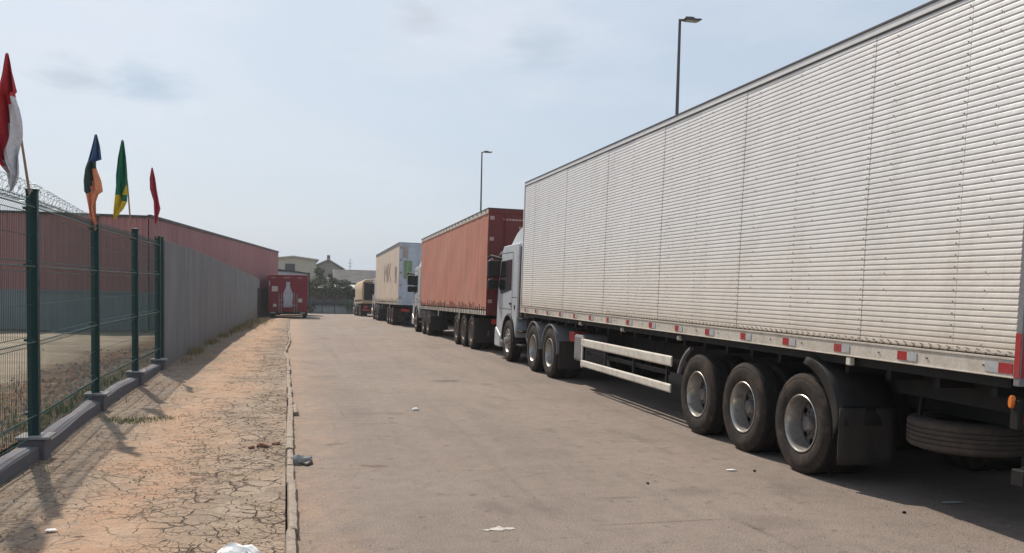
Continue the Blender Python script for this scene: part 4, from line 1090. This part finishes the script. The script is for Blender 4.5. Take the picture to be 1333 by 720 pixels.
leafy((3.9, 98.9, gz(98)), [(0, 0, 3.1, .9), (.8, 0, 3.3, .7), (-.8, .1, 2.7, .7), (1.3, 0, 2.7, .6), (.4, 0, 2.3, .7), (1.7, .1, 2.4, .5), (-.4, 0, 3.6, .5)], 2200, .12, M['leafd'], 'lower spreading dark tree right of the taller tree by the grey shed', 'tree', trunk=(2.0, .09), seed=4)
leafy((5.3, 98.3, gz(98)), [(0, 0, .9, .8), (.6, 0, 1.3, .7)], 400, .13, M['leaf'], 'green bush against the gate fence beside the tan lorry', 'bush', name='bush', parts=('foliage',), trunk=(.7, .04), seed=5)
leafy((1.0, 98.3, gz(98)), [(0, 0, .6, .7), (-.4, 0, 1.0, .5)], 360, .12, M['leafd'], 'green bush by the gate fence beside the red and white lorries', 'bush', name='bush', parts=('foliage',), trunk=(.5, .04), seed=6)
# far wood closing the view between and behind buildings
b = MB(); rnd = random.Random(9)
for i in range(9000):
    x = rnd.uniform(-60, 90); h_ = 2.6+1.3*sin(x*.21)+.8*sin(x*.73+1)+rnd.uniform(-.4, .4)
    p = Vector((x, 140+rnd.uniform(-3, 3), -1.9+h_*rnd.random()**.6)); s_ = rnd.uniform(.25, .55)
    u = Vector((rnd.uniform(-1, 1), rnd.uniform(-1, 1), rnd.uniform(-1, 1))).normalized(); v = u.cross(Vector((rnd.uniform(-1, 1), rnd.uniform(-1, 1), rnd.uniform(-1, 1)))).normalized()
    b.add([p-u*s_, p+v*s_*.6, p+u*s_, p-v*s_*.6], [(0, 1, 2, 3)])
tag(b.build('distant_trees', M['leafd'], fixn=False), 'low far band of dark trees along the horizon', 'trees', kind='stuff')

# ------------------------------------------------------------------ small things on the ground
def stone(name, x, y, z, sz, label, mat, seed=0, cat='stone', group=None):
    rnd = random.Random(seed); bm = bmesh.new(); bmesh.ops.create_icosphere(bm, subdivisions=2, radius=1)
    for v in bm.verts:
        k = 1+.28*sin(v.co.x*3+seed)+.2*sin(v.co.y*4+seed*2)+rnd.uniform(-.1, .1); v.co = Vector((v.co.x*sz[0]*k, v.co.y*sz[1]*k, v.co.z*sz[2]*k))
    me = bpy.data.meshes.new(name); bm.to_mesh(me); bm.free(); me.materials.append(mat)
    o = bpy.data.objects.new(name, me); COL.objects.link(o); o.location = (x, y, z+sz[2]*.6); o.rotation_euler = (0, 0, rnd.uniform(0, 3))
    return tag(o, label, cat, group)
def crumple(name, px, py, size, label, mat, seed, z=0, ht=.35, cat='litter', n=9):
    x, y = gpt(px, py, z); rnd = random.Random(seed); b = MB(); rows = []
    for i in range(n+1):
        row = []
        for j in range(n+1):
            u, v = i/n*2-1, j/n*2-1; r = 1-.25*rnd.random()
            e = max(0, 1-max(abs(u), abs(v))**2)
            row.append((u*size[0]*r*sqrt(1-v*v/2.2), v*size[1]*r*sqrt(1-u*u/2.2), ht*min(size)*(e*rnd.uniform(.4, 1.3))+.004))
        rows.append(row)
    b.sheet(rows); o = b.build(name, mat, smooth=40, solid=.003, fixn=False); o.location = (x, y, z+.005); o.rotation_euler = (0, 0, rnd.uniform(-.5, .5))
    return tag(o, label, cat)
x, y = gpt(391, 603, 0); 
stone('stone', x, y, 0, (.085, .10, .055), 'grey broken stone lying against the kerb on the road side', M['litterstone'], 3)
stone('stone', x+.07, y-.10, 0, (.055, .045, .025), 'dark rusty stone beside the grey stone at the kerb', M['rivet'], 5)
crumple('plastic_bag', 307, 727, (.17, .16), 'crumpled white plastic bag on the cracked pavement at the bottom edge', M['paper'], 1, .075, .5, 'bag')
crumple('paper_scrap', 66, 692, (.045, .03), 'small white scrap of paper on the orange sand', M['paper'], 2, .075, .3)
crumple('paper_scrap', 541, 534, (.06, .05), 'white scrap of paper alone in the middle of the road', M['paper'], 3, 0, .6)
crumple('paper_scrap', 952, 613, (.06, .025), 'flattened white scrap on the road near the last trailer wheel', M['paper'], 4, 0, .3)
crumple('paper_scrap', 1240, 655, (.12, .04), 'flattened pale wrapper in the shade behind the last wheel', M['litterstone'], 14, 0, .2)
x, y = gpt(648, 689, 0)
pb = MB(); rnd = random.Random(4); cpt = [(0, 0)]
for q, (rx, ry, ox, oy) in enumerate([(.075, .045, 0, 0), (.04, .03, .09, -.01), (.035, .02, -.09, -.02), (.02, .02, .02, .05)]):
    ring = [(ox+rx*(1+rnd.uniform(-.35, .35))*cos(t_), oy+ry*(1+rnd.uniform(-.35, .35))*sin(t_), .0045+q*.0004) for t_ in [2*pi*i/14 for i in range(14)]]
    pb.add(ring, [list(range(14))])
o = pb.build('paint_splash', M['splash'], fixn=False); o.location = (x, y, 0); tag(o, kind='structure')
for i, (px, py) in enumerate([(982, 614), (843, 630), (982, 631), (1297-120, 668)]):
    if i in (0, 1, 3):
        X_, Y_ = gpt(px, py, 0)
        stone('pebble', X_, Y_, 0, (.018, .016, .012), ['black pebble on the road near the last trailer wheel', 'small dark pebble on the open road', '', 'small dark pebble on the road in front of the trailer shadow'][i], M['blk'], 20+i, 'pebble')
x, y = gpt(382.5, 536, 0)
b = MB().prism([(-.03, 0), (.03, 0), (.035, .045), (.01, .06), (-.03, .05)], -.42, .40, axis='Y')
o = b.build('kerb_stone', M['kerb'], smooth=20, bevel=.008); o.location = (x+.02, y, .002); o.rotation_euler = (0, 0, .03)
tag(o, 'long loose kerb stone that has slipped off onto the road edge', 'stone')
x, y = gpt(344, 580, .07)
for i, (dx, dy, sc_, lb_) in enumerate([(0, 0, .05, 'biggest reddish brick lump in the broken pavement near the kerb'), (.12, .10, .035, 'smaller reddish brick lump just beyond the biggest one'), (-.13, -.07, .03, 'small reddish brick lump left of the biggest one')]):
    stone('brick_lump', x+dx, y+dy, .06, (sc_*1.3, sc_, sc_*.5), lb_, M['bricklump'], 50+i, 'rubble')
# loose grit on pavement, kerb side and road edge
def grit(name, n, fx, mat, label, seed, sz=(.004, .013), z0=0):
    rnd = random.Random(seed); b = MB()
    for _ in range(n):
        x, y, z = fx(rnd); s_ = rnd.uniform(*sz)
        q = [(x+s_*rnd.uniform(.6, 1.3)*cos(t_), y+s_*rnd.uniform(.6, 1.3)*sin(t_)) for t_ in (0, 1.3, 2.6, 3.9, 5.2)]
        vs = [(a, c, z) for a, c in q]+[(x, y, z+s_*rnd.uniform(.5, 1.0))]
        b.add(vs, [(i, (i+1) % 5, 5) for i in range(5)])
    return tag(b.build(name, mat, fixn=False), label, 'gravel', kind='stuff')
grit('pavement_grit', 3200, lambda r: (lambda y: (r.uniform(-2.5, -.15), y, gz(y)+.068))(4.5+r.random()**1.6*28), M['stone'], 'loose grit and crumbs scattered over the cracked pavement', 31)
grit('road_grit', 1400, lambda r: (lambda y: (kx(y)+.05+abs(r.gauss(0, .38)), y, gz(y)))(4.5+r.random()**1.5*26), M['stone'], 'loose grit lying along the road edge by the kerb', 32, (.002, .007))
grit('road_grit', 500, lambda r: (lambda y: (r.uniform(.3, 6), y, 0))(5.2+r.random()**1.3*16), M['litterstone'], 'sparse pale grit scattered over the open asphalt', 33, (.003, .008))
grit('road_grit', 700, lambda r: (lambda y: (r.uniform(.2, 5.5), y, 0))(5.0+r.random()**1.3*16), M['rivet'], 'sparse dark crumbs scattered over the open asphalt', 35, (.002, .008))
def yz(x, y): return gz(y)+.10+.05*sin(x*1.3)*sin(y*.8)-.09*max(0, min(1, (y-20)/15))
grit('yard_rubble', 5200, lambda r: (lambda x, y: (x, y, yz(x, y)-.01))(-2.95-abs(r.gauss(0, .7)), r.uniform(5, 24)), M['stone'], 'broken brick rubble heaped on the soil just inside the mesh fence', 34, (.015, .07))
def blades(name, spots, mat, label, seed, cat='grass'):
    rnd = random.Random(seed); b = MB()
    for (cx, cy, sx, sy, n, h_) in spots:
        for _ in range(n):
            x = cx+rnd.gauss(0, sx); y = cy+rnd.gauss(0, sy); z = gz(y)+(.068 if x > -2.6 else .1)
            hh = h_*rnd.uniform(.4, 1.2); a = rnd.uniform(0, 6.28); l = rnd.uniform(.2, 1.0)*hh; w_ = .004+hh*.02
            d = Vector((cos(a), sin(a), 0)); e = Vector((-d.y, d.x, 0))*w_; p = Vector((x, y, z))
            b.add([p-e, p+e, p+d*l*.5+Vector((0, 0, hh*.7))+e*.7, p+d*l*.5+Vector((0, 0, hh*.7))-e*.7, p+d*l+Vector((0, 0, hh))], [(0, 1, 2, 3), (3, 2, 4)])
    return tag(b.build(name, mat, fixn=False), label, cat, kind='stuff')
gx, gy = gpt(172, 548, .07)
blades('grass_tuft', [(gx, gy, .15, .12, 260, .035), (gx+.3, gy+.2, .14, .10, 110, .03), (gx-.25, gy+.1, .06, .1, 50, .03)], M['grass'], 'low patch of green grass on the pavement near the second post', 41)
blades('verge_grass', [(-2.48, y_, .08, .6, 160, .16) for y_ in (23, 27, 31, 34.5, 38, 42, 46, 50)]+[(-2.2, 40, .2, 3, 300, .2), (-2.1, 50, .3, 3, 350, .22), (-2.45, 20.5, .05, .4, 60, .08)], M['dry'], 'dry grass growing along the foot of the concrete wall', 42)
blades('yard_weeds', [(-3.0, y_, .12, .3, 110, .16) for y_ in (6.2, 7.2, 8.2, 9.4, 11, 12.4, 14, 15.5, 17)]+[(-3.6, 9, .5, 1.5, 300, .14), (-4.2, 12, .6, 2, 300, .14)], M['grass'], 'weeds growing among the rubble just inside the mesh fence', 43)

# remove the wheel prototypes
def kill(o):
    for c in list(o.children): kill(c)
    bpy.data.objects.remove(o)
kill(_hold)

# pale dry haze in the air
def haze():
    b = MB().box(-420, 420, -80, 420, -3.2, 30)
    k = bpy.data.materials.new('haze_air'); k.use_nodes = True; t = k.node_tree; t.nodes.clear()
    o = t.nodes.new('ShaderNodeOutputMaterial'); v = t.nodes.new('ShaderNodeVolumePrincipled')
    v.inputs['Density'].default_value = .0005; v.inputs['Color'].default_value = (.93, .95, 1, 1); v.inputs['Anisotropy'].default_value = .3
    t.links.new(v.outputs[0], o.inputs['Volume'])
    tag(b.build('haze', k), 'pale dry haze over the whole road and the far buildings', 'haze', kind='stuff')
haze()
